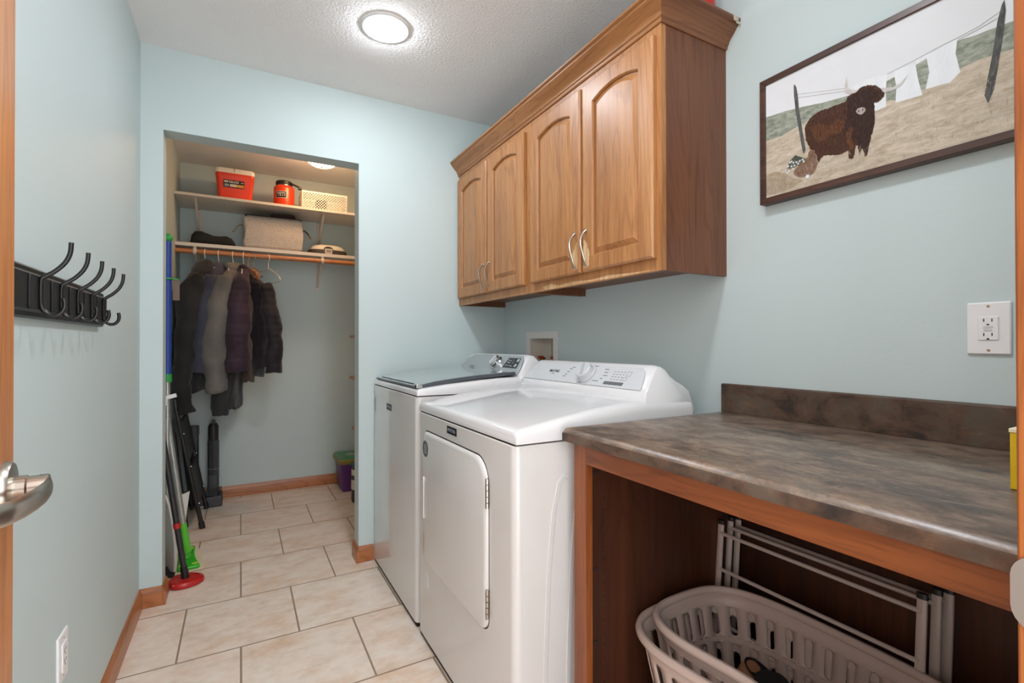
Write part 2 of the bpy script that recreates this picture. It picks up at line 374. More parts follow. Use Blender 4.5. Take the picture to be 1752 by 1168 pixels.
def outlet_right():
    y0, y1, z0, z1 = .380, .451, 1.109, 1.221; c = (y0+y1)/2; m = (z0+z1)/2
    t = thing('gfci_outlet', (RX, c, z0), 'white GFCI outlet with test buttons on the right wall above the counter', 'outlet')
    b = B(); b.prism([(RX, y, z) for y, z in rrect(y0, y1, z0, z1, .003, 3)], (-.006, 0, 0)); mk('cover_plate', b, M_white, t, bevel=.0028)
    b = B(); b.prism([(RX-.006, y, z) for y, z in rrect(c-.0165, c+.0165, m-.025, m+.025, .002, 3)], (-.0022, 0, 0)); r = mk('receptacle', b, M_white, t, bevel=.0008)
    x = RX-.0082
    b = B()
    for zc in (m+.017, m-.0135):
        for dy in (-.0065, .0065): b.box(x-.0004, x+.0004, c+dy-.0009, c+dy+.0009, zc-.003, zc+.0035)
        b.prism([(x-.0004, c+.0026*math.cos(a), zc-.0105+.0032*math.sin(a)) for a in [PI*k/10 for k in range(11)]], (.0008, 0, 0))
    mk('slot', b, M_black, r)
    b = B(); b.box(x-.001, x+.001, c-.0075, c+.0075, m+.0005, m+.0045); b.box(x-.001, x+.001, c-.0065, c+.0065, m-.0055, m-.0015); mk('test_button', b, plain('button_grey', '#C9CACB', .4), r)
    for zc in (z0+.009, z1-.009): b = B(); b.lathe([(.003, 0), (.0025, -.001)], (RX-.006, c, zc), (1, 0, 0), 12); mk('screw', b, M_nickel, t)
outlet_right()

# ---------------------------------------------------------------- upper cabinets
FX = 1.105      # face frame front
Z0, Z1 = 1.355, 2.105
def arch_pts(y0, y1, z0, zs, rise, n=16):
    pts = [(y0, z0), (y1, z0)]
    for k in range(n+1):
        u = k/n; y = y1 + (y0-y1)*u
        pts.append((y, zs + rise*(1-(2*u-1)**2)))
    return pts
def offset_arch(y0, y1, z0, zs, rise, d): return arch_pts(y0+d, y1-d, z0+d, zs-d*.9, rise*.96)
def cab_door(parent, y0, y1, handle_side):
    z0, z1 = 1.393, 2.069; xb, xf = FX-.001, FX-.021
    inn = arch_pts(y0+.058, y1-.058, z0+.052, 1.993, .024)
    # stiles and rails around the arched opening
    outer = [(y0, z0), (y1, z0)]
    n = 16
    for k in range(n+1): outer.append((y1 + (y0-y1)*k/n, z1))
    b = B()
    def shrink(pts, d): return [(min(max(y, y0+d), y1-d), min(max(z, z0+d), z1-d)) for y, z in pts]
    rings = [[(xb, y, z) for y, z in outer], [(xf+.006, y, z) for y, z in outer], [(xf, y, z) for y, z in shrink(outer, .006)],
             [(xf, y, z) for y, z in inn], [(xf+.004, y, z) for y, z in offset_arch(y0+.058, y1-.058, z0+.052, 1.993, .024, .003)], [(xf+.010, y, z) for y, z in offset_arch(y0+.058, y1-.058, z0+.052, 1.993, .024, .004)]]
    b.loft(rings, (True, False), sm=False)
    d = mk('door', b, M_oak, parent, ang=30)
    b = B()
    P = lambda dd_: offset_arch(y0+.058, y1-.058, z0+.052, 1.993, .024, dd_)
    b.loft([[(xf+.011, y, z) for y, z in P(.0035)], [(xf+.012, y, z) for y, z in P(.007)], [(xf+.002, y, z) for y, z in P(.026)]], (True, True), sm=False)
    mk('raised_panel', b, M_oak, d, ang=20)
    hy = y0+.026 if handle_side < 0 else y1-.026
    b = B(); pts = []; rr = []
    for k in range(17):
        u = k/16; z = 1.541 - .124*u
        off = .007 + .021*math.sin(PI*u)**.7
        pts.append((xf-off+.004, hy + .0065*math.sin(2*PI*u), z)); rr.append((.0042+.0022*abs(math.cos(PI*u))**6, .0035))
    b.tube(pts, rr, 10)
    for z in (1.541, 1.417): b.lathe([(.006, 0), (.0045, .004), (.004, .009)], (xf, hy, z), (-1, 0, 0), 12)
    h = mk('pull_handle', b, M_nickel, d, label='curved brushed nickel pull')
    if handle_side != 0 and y0 < 1.5:
        # worn varnish around the two nearer pulls
        b = B(); random.seed(int(y0*100)); s = 1 if handle_side > 0 else -1
        edge = y1-.002 if handle_side > 0 else y0+.002
        pts = []
        for k in range(15): pts.append((edge - s*(.006+.004*random.random()), 1.408+.10*k/14))
        for k in range(15):
            u = 1-k/14; w = .028+.012*math.sin(3*u)+.012*random.random()
            if u > .6: w *= 1.4-u*.9
            pts.append((edge - s*w, 1.408+.10*u))
        b.prism([(xf-.0004, y, z) for y, z in pts], (.0003, 0, 0))
        mk('worn_patch', b, wood('bare_oak', '#B58A5C', '#CDA87C', '#DDBE96', 'Z', .7, coat=0), d, label='patch of bare pale wood where the varnish is worn off')
    return d
def cabinet(y0, y1, stiles, doors, label):
    t = thing('wall_cabinet', (1.25, (y0+y1)/2, Z0), label, 'cabinet', 'upper cabinets over the washer and dryer')
    b = B(); e = .016
    b.box(FX+.019, RX, y0, y0+e, Z0, Z1); b.box(FX+.019, RX, y1-e, y1, Z0, Z1)
    b.box(FX+.019, RX, y0+e, y1-e, Z0+.03, Z0+.046); b.box(FX+.019, RX, y0+e, y1-e, Z1-.02, Z1); b.box(RX-.012, RX, y0+e, y1-e, Z0+.046, Z1-.02)
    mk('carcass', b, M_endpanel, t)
    b = B()
    for a, c in stiles: b.box(FX, FX+.019, a, c, Z0, Z1)
    ss = sorted(stiles)
    for (a, c), (d, e2) in zip(ss, ss[1:]): b.box(FX, FX+.0188, c, d, Z0, Z0+.05); b.box(FX, FX+.0188, c, d, Z1-.05, Z1)
    mk('face_frame', b, M_oak, t)
    for a, c, h in doors: cab_door(t, a, c, h)
    return t
c1 = cabinet(1.060, 1.828, [(1.060, 1.100), (1.415, 1.460), (1.780, 1.828)], [(1.078, 1.425, 1), (1.440, 1.790, -1)], 'nearer oak wall cabinet above the dryer with two arched doors and worn varnish')
c2 = cabinet(1.828, 2.613, [(1.828, 1.868), (2.19, 2.235), (2.573, 2.613)], [(1.850, 2.206, 1), (2.222, 2.590, -1)], 'farther oak wall cabinet in the corner above the washer with two arched doors')
b = B(); b.prism([(FX-.0004, y, z) for y, z in [(1.10, 1.359), (1.25, 1.357), (1.40, 1.359), (1.55, 1.357), (1.70, 1.358), (1.72, 1.372), (1.66, 1.378), (1.60, 1.366), (1.52, 1.372), (1.40, 1.364), (1.30, 1.370), (1.2, 1.363)]], (.0003, 0, 0))
mk('worn_patch', b, MATS['bare_oak'], c1, label='scratched pale strip along the bottom rail')
# crown moulding around the front and the near end
def crown():
    prof = [(-.004, 2.100), (.004, 2.100), (.007, 2.104), (.007, 2.110), (.012, 2.115), (.012, 2.119), (.018, 2.128), (.030, 2.140), (.040, 2.152), (.046, 2.158), (.046, 2.163), (.055, 2.168), (.055, 2.176), (-.004, 2.176)]
    t = thing('crown_moulding', (FX, 1.84, 2.10), 'stepped oak crown moulding running along the tops of both wall cabinets', 'moulding')
    b = B(); rings = []
    for yend in (2.614, None):
        if yend: rings.append([(FX-a, yend, z) for a, z in prof])
        else: rings.append([(FX-a, 1.060-a, z) for a, z in prof])
    b.loft(rings, sm=False); mk('front_length', b, M_oakY, t, ang=40)
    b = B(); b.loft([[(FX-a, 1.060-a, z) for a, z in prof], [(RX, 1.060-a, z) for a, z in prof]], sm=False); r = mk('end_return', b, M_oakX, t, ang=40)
    b = B(); b.box(RX-.034, RX-.012, 1.0035, 1.0052, 2.160, 2.1755); b.box(RX-.022, RX-.004, 1.0035, 1.0052, 2.154, 2.162); mk('filler_patch', b, plain('pale_filler', '#CFC7B4', .8), r, label='chipped pale patch at the wall end')
crown()
t = thing('red_canister', (1.335, 1.095, 2.105), 'red canister standing on top of the cabinets against the right wall', 'canister')
b = B(); b.lathe([(.034, 2.1055), (.036, 2.112), (.036, 2.30), (.03, 2.312), (.022, 2.318)], (1.335, 1.095, 0)); mk('can_body', b, plain('red_tin', '#C8281E', .3), t)
b = B(); b.lathe([(.0363, 2.275), (.0365, 2.276), (.0365, 2.298), (.0363, 2.299)], (1.335, 1.095, 0), cap=(False, False)); mk('label_band', b, plain('cream_label', '#E6DCC6', .5), t)
b = B(); b.lathe([(.022, 2.318), (.023, 2.32), (.023, 2.34), (.018, 2.346)], (1.335, 1.095, 0)); mk('cap', b, M_white, t)

# ---------------------------------------------------------------- picture
def picture():
    y0, y1, z0, z1 = .215, .920, 1.550, 1.921; fr = .017; xf = 1.368
    t = thing('framed_picture', (RX, (y0+y1)/2, z0), 'walnut-framed canvas of a shaggy brown bull and clothesline on the right wall', 'picture')
    b = B()
    for q in ([(y0, z0), (y1, z0), (y1-fr, z0+fr), (y0+fr, z0+fr)], [(y1, z0), (y1, z1), (y1-fr, z1-fr), (y1-fr, z0+fr)], [(y1, z1), (y0, z1), (y0+fr, z1-fr), (y1-fr, z1-fr)], [(y0, z1), (y0, z0), (y0+fr, z0+fr), (y0+fr, z1-fr)]):
        b.prism([(xf, y, z) for y, z in q], (RX-.001-xf, 0, 0))
    mk('frame', b, M_walnut, t, bevel=.0012)
    def pm(name, a, c, s=(40, 40, 40), rough=.7):
        m, nt, bs = newmat(name); f = noise(nt, coords(nt, s), 1, 6, .7, .5)
        nt.links.new(ramp(nt, f, [(.34, a), (.66, c)]), bs.inputs['Base Color']); bs.inputs['Roughness'].default_value = rough; bs.inputs['Specular IOR Level'].default_value = .2; return m
    mats = [pm('canvas_sky', '#D8DADD', '#DDDFE2', (6, 6, 6)), pm('canvas_field', '#A89A86', '#CFC3B1', (50, 25, 80)), pm('canvas_hill', '#727A6A', '#ABAFA2', (40, 40, 90)),
            pm('canvas_bull', '#33211B', '#593B2C', (70, 260, 90)), pm('canvas_bull_dark', '#251917', '#443029', (70, 260, 90)), pm('canvas_bull_light', '#42291E', '#70492F', (70, 260, 90)),
            pm('canvas_post', '#3D3E3C', '#686966', (120, 200, 40)), pm('canvas_cloth', '#D9DEE2', '#E3E6E9', (30, 60, 20)), pm('canvas_horn', '#B9B4B0', '#D2CECB', (60, 60, 60)),
            pm('canvas_muzzle', '#9A8A86', '#BFB0AB', (120, 120, 120)), pm('canvas_calf', '#6B5040', '#8D7260', (90, 160, 90)), pm('canvas_leaf', '#3B4138', '#5B6055', (120, 120, 120)), pm('canvas_line', '#A6A6A4', '#B4B4B2'), pm('canvas_scrub', '#95856F', '#B4A58F', (80, 80, 60))]
    S = {'hill_left_top':[(0.904,1.81),(0.844,1.804),(0.791,1.795),(0.742,1.784),(0.682,1.775),(0.651,1.771)],
'field_left_top':[(0.904,1.739),(0.856,1.736),(0.792,1.749),(0.732,1.752)],
'hill_r_top':[(0.534,1.781),(0.5,1.788),(0.457,1.797),(0.426,1.792),(0.397,1.791),(0.366,1.789)],
'field_r_top':[(0.593,1.724),(0.572,1.717),(0.535,1.718),(0.514,1.717),(0.48,1.722),(0.453,1.734),(0.42,1.737),(0.366,1.732)],
'bull':[(0.789,1.732),(0.784,1.743),(0.774,1.754),(0.76,1.761),(0.742,1.764),(0.726,1.762),(0.71,1.762),(0.693,1.761),(0.681,1.763),(0.679,1.772),(0.67,1.774),(0.655,1.777),(0.646,1.782),(0.635,1.781),(0.624,1.777),(0.612,1.77),(0.604,1.759),(0.599,1.75),(0.594,1.744),(0.597,1.737),(0.603,1.731),(0.611,1.728),(0.619,1.73),(0.617,1.706),(0.617,1.68),(0.622,1.659),(0.628,1.638),(0.631,1.619),(0.634,1.605),(0.64,1.603),(0.642,1.623),(0.647,1.625),(0.651,1.611),(0.654,1.627),(0.656,1.638),(0.66,1.638),(0.662,1.621),(0.665,1.61),(0.67,1.608),(0.677,1.613),(0.678,1.632),(0.694,1.629),(0.716,1.633),(0.738,1.64),(0.746,1.634),(0.751,1.625),(0.755,1.634),(0.756,1.646),(0.77,1.664),(0.781,1.684),(0.786,1.705)],
'bull_dark':[(0.678,1.765),(0.655,1.774),(0.629,1.774),(0.604,1.751),(0.601,1.738),(0.618,1.731),(0.618,1.68),(0.623,1.659),(0.628,1.638),(0.632,1.616),(0.639,1.613),(0.643,1.629),(0.656,1.642),(0.672,1.66),(0.685,1.689),(0.682,1.718),(0.677,1.742)],
'bull_light':[(0.77,1.728),(0.745,1.731),(0.722,1.712),(0.699,1.725),(0.685,1.707),(0.694,1.686),(0.71,1.689),(0.734,1.683),(0.749,1.676),(0.764,1.694)],
'leg_light':[(0.682,1.682),(0.671,1.693),(0.665,1.687),(0.669,1.665),(0.665,1.634),(0.672,1.633),(0.68,1.657)],
'hornL':[(0.651,1.779),(0.66,1.774),(0.672,1.776),(0.682,1.783),(0.686,1.791),(0.685,1.803),(0.68,1.825),(0.678,1.8),(0.676,1.792),(0.666,1.783)],
'hornR':[(0.604,1.759),(0.592,1.756),(0.577,1.75),(0.561,1.754),(0.547,1.766),(0.559,1.748),(0.573,1.743),(0.589,1.744),(0.597,1.747)],
'muzzle':[(0.659,1.725),(0.655,1.731),(0.647,1.731),(0.639,1.727),(0.636,1.72),(0.639,1.715),(0.646,1.712),(0.654,1.717)],
'postL':[(0.819,1.865),(0.816,1.869),(0.811,1.857),(0.807,1.83),(0.804,1.793),(0.796,1.738),(0.786,1.673),(0.791,1.662),(0.795,1.673),(0.805,1.735),(0.814,1.794),(0.818,1.838)],
'postR':[(0.385,1.832),(0.381,1.84),(0.379,1.816),(0.384,1.765),(0.391,1.711),(0.398,1.664),(0.407,1.637),(0.413,1.658),(0.406,1.699),(0.398,1.749),(0.392,1.8)],
'clothA':[(0.513,1.796),(0.496,1.794),(0.48,1.799),(0.457,1.8),(0.46,1.77),(0.452,1.726),(0.47,1.711),(0.49,1.714),(0.514,1.716),(0.507,1.752)],
'clothB':[(0.577,1.789),(0.556,1.788),(0.533,1.784),(0.528,1.745),(0.52,1.706),(0.546,1.708),(0.573,1.711),(0.571,1.748)],
'clothC':[(0.669,1.793),(0.635,1.796),(0.614,1.793),(0.59,1.788),(0.593,1.753),(0.593,1.71),(0.615,1.708),(0.623,1.73)],
'clothD':[(0.533,1.791),(0.513,1.796),(0.512,1.788),(0.529,1.782)],
'calf':[(0.82,1.621),(0.812,1.63),(0.799,1.642),(0.78,1.65),(0.778,1.661),(0.772,1.668),(0.762,1.662),(0.758,1.644),(0.754,1.626),(0.758,1.61),(0.767,1.6),(0.786,1.598),(0.805,1.602),(0.817,1.61)],
'leaves':[(0.833,1.653),(0.815,1.667),(0.787,1.648),(0.802,1.637),(0.822,1.633),(0.838,1.635)],
'scrub':[(0.903,1.635),(0.876,1.639),(0.842,1.623),(0.822,1.604),(0.793,1.589),(0.828,1.576),(0.903,1.574)]}
    flowers = [(0.842,1.631),(0.835,1.641),(0.83,1.651),(0.822,1.63),(0.817,1.638),(0.825,1.652),(0.807,1.64),(0.802,1.646),(0.794,1.647),(0.833,1.627),(0.812,1.646),(0.791,1.641),(.826,1.638),(.82,1.647),(.838,1.624)]
    b = B(); a0, a1, b0, b1 = y0+fr, y1-fr, z0+fr, z1-fr
    b.mi = 0; b.box(1.374, 1.396, a0, a1, b0, b1)
    lay = [0]
    def put(pts, mi, d=None):
        if d is None: lay[0] += 1; d = .00005*lay[0]
        x = 1.374 - d; b.mi = mi
        vs = [b.v((x, y, z)) for y, z in pts]; b.f(vs)
    put(S['hill_left_top']+[(.60, 1.765), (.60, 1.70), (.72, 1.72), (a1, 1.70)], 2)
    put(S['hill_r_top']+[(a0, 1.79), (a0, 1.70), (.593, 1.70), (.60, 1.77)], 2)
    put(S['field_left_top']+[(.68, 1.75), (.62, 1.728)]+S['field_r_top']+[(a0, 1.73), (a0, b0), (a1, b0), (a1, 1.739)], 1)
    put(S['scrub'], 13)
    for k in ('clothC', 'clothB', 'clothA', 'clothD'): put(S[k], 7)
    def line(p, w=.0007):
        for (ya, za), (yb, zb) in zip(p, p[1:]): put([(ya, za-w), (yb, zb-w), (yb, zb+w), (ya, za+w)], 12)
    line([(0.817,1.839),(0.686,1.797)]); line([(0.815,1.829),(0.686,1.79)]); line([(0.59,1.788),(0.531,1.794),(0.483,1.801),(0.457,1.803),(0.42,1.808),(0.385,1.821)]); line([(0.455,1.798),(0.417,1.803),(0.383,1.81)])
    put(S['postL'], 6); put(S['postR'], 6)
    def shag(pts, amp, sub=5):
        out = []; random.seed(3)
        for i in range(len(pts)):
            a, c = Vector(pts[i]), Vector(pts[(i+1) % len(pts)]); e = c-a; nrm = Vector((e.y, -e.x)).normalized() if e.length else Vector((0, 0))
            for k in range(sub): out.append(tuple(a + e*k/sub + nrm*random.uniform(-amp, amp)))
        return out
    put(shag(S['bull'], .0012), 3); put(shag(S['bull_light'], .003), 5); put(shag(S['bull_dark'], .002), 4); put(shag(S['leg_light'], .002), 5)
    random.seed(5)
    for k in range(420):
        y = random.uniform(.635, .778); z = random.uniform(1.65, 1.752-.25*abs(y-.715)); w = random.uniform(.0003, .0007); h = random.uniform(.004, .011)
        if y < .69 and z > 1.72: continue
        put([(y-w, z), (y+w, z), (y+w*1.5+.0015, z-h)], random.choice((4, 5, 3, 3)), random.uniform(.0013, .0014))
    for k in range(30):
        y = random.uniform(.605, .665); z = random.uniform(1.735, 1.77); w = .0006; h = random.uniform(.005, .012); put([(y-w, z), (y+w, z), (y-.001, z-h)], random.choice((3, 5, 4)), .00142)
    put(S['hornL'], 8); put(S['hornR'], 8); put(S['muzzle'], 9, .0016)
    for y in (.652, .643): put([(y+.0016*math.cos(a), 1.7235+.0022*math.sin(a)) for a in [2*PI*k_/8 for k_ in range(8)]], 4, .0017)
    put(shag(S['calf'], .001), 10); put(S['leaves'], 11)
    for (y, z) in flowers: put([(y+.0038*(1 if k % 2 else .45)*math.cos(PI*k/6), z+.0038*(1 if k % 2 else .45)*math.sin(PI*k/6)) for k in range(12)], 7, .00165)
    put([(.781+.008*(1 if k % 2 else .45)*math.cos(PI*k/7), 1.596+.008*(1 if k % 2 else .45)*math.sin(PI*k/7)) for k in range(14)], 7, .00168)
    for k in range(900):      # grass strokes
        y = random.uniform(a0+.01, a1-.01); z = random.uniform(b0+.004, 1.70 if y < .6 else 1.65); h = random.uniform(.004, .013); w = random.uniform(.0003, .0006); l = random.uniform(-.005, .005)
        if .60 < y < .80 and z > 1.625: continue
        put([(y-w, z), (y+w, z), (y+l, z+h)], random.choice((1, 1, 13, 13, 8)), random.uniform(.0014, .0015))
    mk('painted_canvas', b, mats, t, label='painted canvas of a shaggy brown bull, a calf and washing on a line')
picture()

# ---------------------------------------------------------------- laundry supply box recessed in the wall
t = thing('laundry_supply_box', (RX, 2.19, 1.0), 'white recessed laundry supply box in the right wall behind the washer', 'supply box')
b = B(); yo0, yo1, zo0, zo1 = 2.036, 2.342, .96, 1.200
for q in ((yo0, hy0, zo0, zo1), (hy1, yo1, zo0, zo1), (hy0, hy1, hz1, zo1), (hy0, hy1, zo0, hz0)): b.box(RX-.006, RX, q[0], q[1], q[2], q[3])
mk('outer_frame', b, plain('box_white', '#DAD8D4', .5, var=.01), t, bevel=.001)
b = B(); b.box(RX, RX+.085, hy0, hy0+.003, hz0, hz1); b.box(RX, RX+.085, hy1-.003, hy1, hz0, hz1); b.box(RX, RX+.085, hy0, hy1, hz1-.003, hz1); b.box(RX, RX+.085, hy0, hy1, hz0, hz0+.003); b.box(RX+.085, RX+.088, hy0, hy1, hz0, hz1); b.box(RX+.055, RX+.085, 2.185, 2.19, hz0+.003, hz1-.003)
mk('recess', b, plain('box_white_in', '#CFC8BC', .5, var=.01), t)
for y, c in ((2.245, '#A8382C'), (2.115, '#8E2A22')):
    b = B(); b.tube([(RX+.04, y, 1.004), (RX+.04, y, 1.05)], .011, 12); b.lathe([(.016, 0), (.018, .008), (.012, .014)], (RX+.04, y, 1.05), (0, 0, 1), 12); v = mk('valve', b, plain('brass', '#A8772E', .3, 1), t)
    b = B(); b.box(RX+.012, RX+.04, y-.009, y+.009, 1.055, 1.07); mk('valve_handle', b, plain('valve'+c, c, .4), v)

# ---------------------------------------------------------------- dryer and washer
M_panel = plain('panel_silver_grey', '#C6C9CC', .3, var=.01)
M_txt = plain('grey_print', '#6E7276', .5)
M_txtd = plain('dark_print', '#2A2C2F', .5)
M_gap = plain('gap_shadow_dark', '#2A231C', .8, spec=.2)
def console_rings(prof, y0, y1, tuck, n=8):
    """cross-sections from y0 to y1 with rounded, tucked-in ends; prof: list of (x, z)"""
    zb = min(z for x, z in prof); zt = max(z for x, z in prof); cx = sum(x for x, z in prof)/len(prof)
    rings = []
    ks = [0, .12, .3, .55, 1]
    def ring(y, k, tk):
        out = []
        for x, z in prof:
            h = (z-zb)/(zt-zb)
            out.append((cx+(x-cx)*(1-.05*(1-k)) , y + tk*tuck*h*h*0 , zb+(z-zb)*(1-.06*(1-k))))
        return out
    for k in ks:
        e = .03*k; rings.append((y0+e, k))
    seq = [(y0+.028*(1-math.cos(PI/2*k)), k) for k in (0, .25, .5, .75, 1)]
    allr = [(y, k, 1) for y, k in seq] + [(y1-(y-y0), k, -1) for y, k in seq[::-1]]
    out = []
    for y, k, sd in allr:
        r = []
        for x, z in prof:
            h = (z-zb)/(zt-zb)
            r.append((cx+(x-cx)*(.93+.07*k), y + sd*tuck*h**1.3, zb+(z-zb)*(.95+.05*k)))
        out.append(r)
    return out
def appliance(kind, y0, y1, zseam, label):
    x0, xr = .615, 1.30
    t = thing(kind, (x0+.34, (y0+y1)/2, 0), label, kind.replace('clothes_', ''))
    # body shell: rounded corners, on a slim recessed base
    pl = [(x, y) for x, y in rrect(x0, xr-.02, y0+.004, y1-.004, .022, 5)]
    b = B(); b.loft([[(x, y, z) for x, y in pl] for z in (.018, zseam-.004)]); mk('body', b, M_enamel_b, t, bevel=.002)
    b = B(); b.box(x0+.006, xr-.04, y0+.015, y1-.015, zseam-.004, zseam+.001); mk('seam_gasket', b, M_gap, t)
    for fx in (x0+.05, xr-.08):
        for fy in (y0+.045, y1-.045):
            b = B(); b.lathe([(.018, 0), (.018, .012), (.01, .0185)], (fx, fy, 0), (0, 0, 1), 12); mk('leveling_foot', b, M_black, t)
    b = B(); b.box(x0+.005, xr-.05, y0+.012, y1-.012, .003, .0178); mk('kick_shadow_base', b, M_gap, t)  # kick base coloured dark to stand in for the shade under the machine
    return t, x0, xr
# dryer
DY0, DY1, DZ = 1.090, 1.867, .872
t, x0, xr = appliance('clothes_dryer', DY0, DY1, DZ, 'white front-loading dryer with hinged door nearest the counter')
b = B()
top = [(x0+.003, 0), (x0+.02, .0)]
def deck(b, y0, y1, z0, prof):
    # prof (x, ztop); edges rounded at both sides
    sect = [(0, 0, 0), (0, .72, 0), (.006, .9, 0), (.02, 1, 0)]
    rings = []
    for x, zt in prof:
        h = zt-z0
        r = [(x, y0, z0), (x, y0, z0+h*.62), (x, y0+.004, z0+h*.82), (x, y0+.013, z0+h*.96), (x, y0+.03, zt), (x, y1-.03, zt), (x, y1-.013, z0+h*.96), (x, y1-.004, z0+h*.82), (x, y1, z0+h*.62), (x, y1, z0)]
        rings.append(r)
    b.loft(rings)
deck(b, DY0, DY1, DZ+.001, [(x0+.004, DZ+.018), (x0+.006, DZ+.027), (x0+.014, DZ+.034), (x0+.03, DZ+.038), (.75, .927), (.87, .945), (.98, .956), (1.08, .963), (1.27, .955), (1.272, .92)])
mk('top_deck', b, M_enamel, t, ang=50)
prof = [(1.07, .962), (1.076, .981), (1.098, 1.006), (1.120, 1.031), (1.142, 1.056), (1.152, 1.063), (1.168, 1.065), (1.184, 1.057), (1.20, 1.035), (1.222, 1.018), (1.25, 1.004), (1.275, .985), (1.29, .925), (1.29, .915), (1.07, .93)]
b = B(); b.loft(console_rings(prof, DY0+.001, DY1-.001, .035)); con = mk('control_console', b, M_enamel, t, ang=50)
# console fascia: slightly proud sloped grey panel
pn = Vector((-.075, 0, .068)).normalized(); pt0 = Vector((1.079, 0, .985)); pd = Vector((.066, 0, .075)).normalized(); pn = Vector((-pd.z, 0, pd.x))
b = B()
fp = [(DY0+.036, .003), (DY0+.048, .045), (DY0+.062, .075), (DY0+.082, .092), (DY1-.082, .092), (DY1-.062, .075), (DY1-.048, .045), (DY1-.036, .003)]
bend = lambda y, u: pt0 + pd*u + Vector((0, y, 0)) + pn*(.0015)
b.prism([pt0 + pd*u + Vector((0, y, 0)) + pn*.0005 for y, u in fp], pn*.003); fas = mk('fascia', b, M_panel, con, bevel=.001)
P = lambda y, u, h=.004: pt0 + pd*u + Vector((0, y, 0)) + pn*h
b = B(); b.lathe([(.040, .0), (.040, .004), (.034, .008), (.033, .026), (.029, .03)], P(1.425, .048), pn, 40); kn = mk('dial_knob', b, M_panel, con, label='silver round cycle dial')
b = B(); b.obox(P(1.425, .048, .034), (pd+Vector((0, .5, 0)), pn, (pd+Vector((0, .5, 0))).cross(pn)), (.026, .003, .006)); mk('knob_grip', b, M_chrome, kn)
Y_ = Vector((0, -1, 0))
text('console_lettering', 'MAYTAG', .017, M_txtd, con, P(1.64, .050, .0038), Y_, pd, bold=.0004)
random.seed(2)
b = B()
for y, u, w in ((1.53, .075, .02), (1.54, .066, .02), (1.545, .052, .016), (1.55, .040, .014), (1.555, .030, .02), (1.335, .075, .022), (1.33, .062, .02), (1.325, .048, .024), (1.335, .034, .012), (1.36, .022, .03), (1.44, .008, .028), (1.40, .0865, .02), (1.64, .038, .022)):
    b.obox(P(y, u, .0037), (Y_, pd, pn), (w/2, .0014, .0003))
for i in range(4):
    for k in range(4):
        b.obox(P(1.285-.0155*k, .068-.011*i, .0037), (Y_, pd, pn), (.0035, .0012, .0003))
for (y, u, hw, hh) in ((1.215, .062, .009, .009), (1.222, .040, .008, .007)):
    for s in (-1, 1): b.obox(P(y+s*hw, u, .0037), (Y_, pd, pn), (.0004, hh, .0003)); b.obox(P(y, u+s*hh, .0037), (Y_, pd, pn), (hw, .0004, .0003))
mk('printed_markings', b, M_txt, con, kind='stuff')
for k in range(4):
    b = B(); b.obox(P(1.298-.024*k, .018, .0042), (Y_, pd, pn), (.0105, .006, .001)); mk('cycle_button', b, plain('button_slate', '#5A5E63', .5), con, label='small dark grey console button')
# door on the front
b = B(); ro = rrect(1.395, 2.005-.0, .355, .905, [.03, .075, .03, .03], 8)
def dring(x, d): return [(x, y, z) for y, z in rrect(1.385+d, 1.790-d, .352+d, .838-d, [.03, .085, .035, .03], 8)]
def dring(x, d): return [(x, y, z) for y, z in rrect(1.24+d, 1.782-d, .318+d, .806-d, [.028, .075, .04, .03], 8)]
b.loft([dring(x0+.001, 0), dring(x0-.004, 0), dring(x0-.010, .003), dring(x0-.013, .010)], (True, True)); dd_ = mk('door', b, M_enamel_b, t, ang=50)
b = B(); b.loft([[(x0-.0006, y, z) for y, z in rrect(1.237, 1.786, .314, .810, [.03, .078, .043, .033], 8)], [(x0+.001, y, z) for y, z in rrect(1.237, 1.786, .314, .810, [.03, .078, .043, .033], 8)]]); mk('door_gap', b, M_gap, t)
b = B(); b.prism([(x0-.0132, y, z) for y, z in rrect(1.738, 1.766, .487, .632, .013, 6)], (.0003, 0, 0)); b.prism([(x0-.0165, y, z) for y, z in rrect(1.757, 1.769, .482, .637, .004, 4)], (.004, 0, 0)); mk('recessed_pull', b, M_enamel, dd_, bevel=.001)
b = B(); b.prism([(x0-.0136, y, z) for y, z in rrect(1.742, 1.756, .493, .626, .007, 6)], (.0003, 0, 0)); mk('pull_recess', b, plain('recess_grey', '#B5B4B2', .4), dd_)
for za, zb in ((.670, .755), (.360, .443)):
    b = B()
    for k in range(5): b.tube([(x0-.008, 1.236, za+(zb-za)*k/5+.001), (x0-.008, 1.236, za+(zb-za)*(k+1)/5-.001)], .005, 10)
    mk('hinge', b, M_nickel, dd_, label='metal door hinge')
b = B(); b.lathe([(.030, 0), (.030, .0006)], (x0-.013, 1.744, .745), (-1, 0, 0), 28); st = mk('round_sticker', b, plain('sticker_grey', '#55585B', .5), dd_, label='round dark grey sticker'); 
b = B()
for k in range(6): b.box(x0-.0140, x0-.0136, 1.728, 1.760, .728+.006*k, .7305+.006*k)
mk('sticker_print', b, plain('sticker_light', '#A6A9AC', .5), st)
b = B(); b.prism([(x0-.0015, y, z) for y, z in [(1.475, .832), (1.558, .832), (1.558, .857), (1.475, .857)]], (.0025, 0, 0)); bd = mk('badge', b, plain('black_badge', '#121316', .25), t, bevel=.0005, label='small black brand badge')
text('badge_lettering', 'MAYTAG', .0165, plain('badge_blue_grey', '#7F8895', .4), bd, (x0-.0018, 1.5165, .8445), (0, -1, 0), (0, 0, 1))
for z in (.27,): 
    b = B(); b.prism([(x0-.0008, y, z_) for y, z_ in [(1.750, .222), (1.754, .222), (1.754, .255), (1.774, .270), (1.770, .272), (1.750, .257)]], (.001, 0, 0)); mk('printed_mark', b, M_white, t)
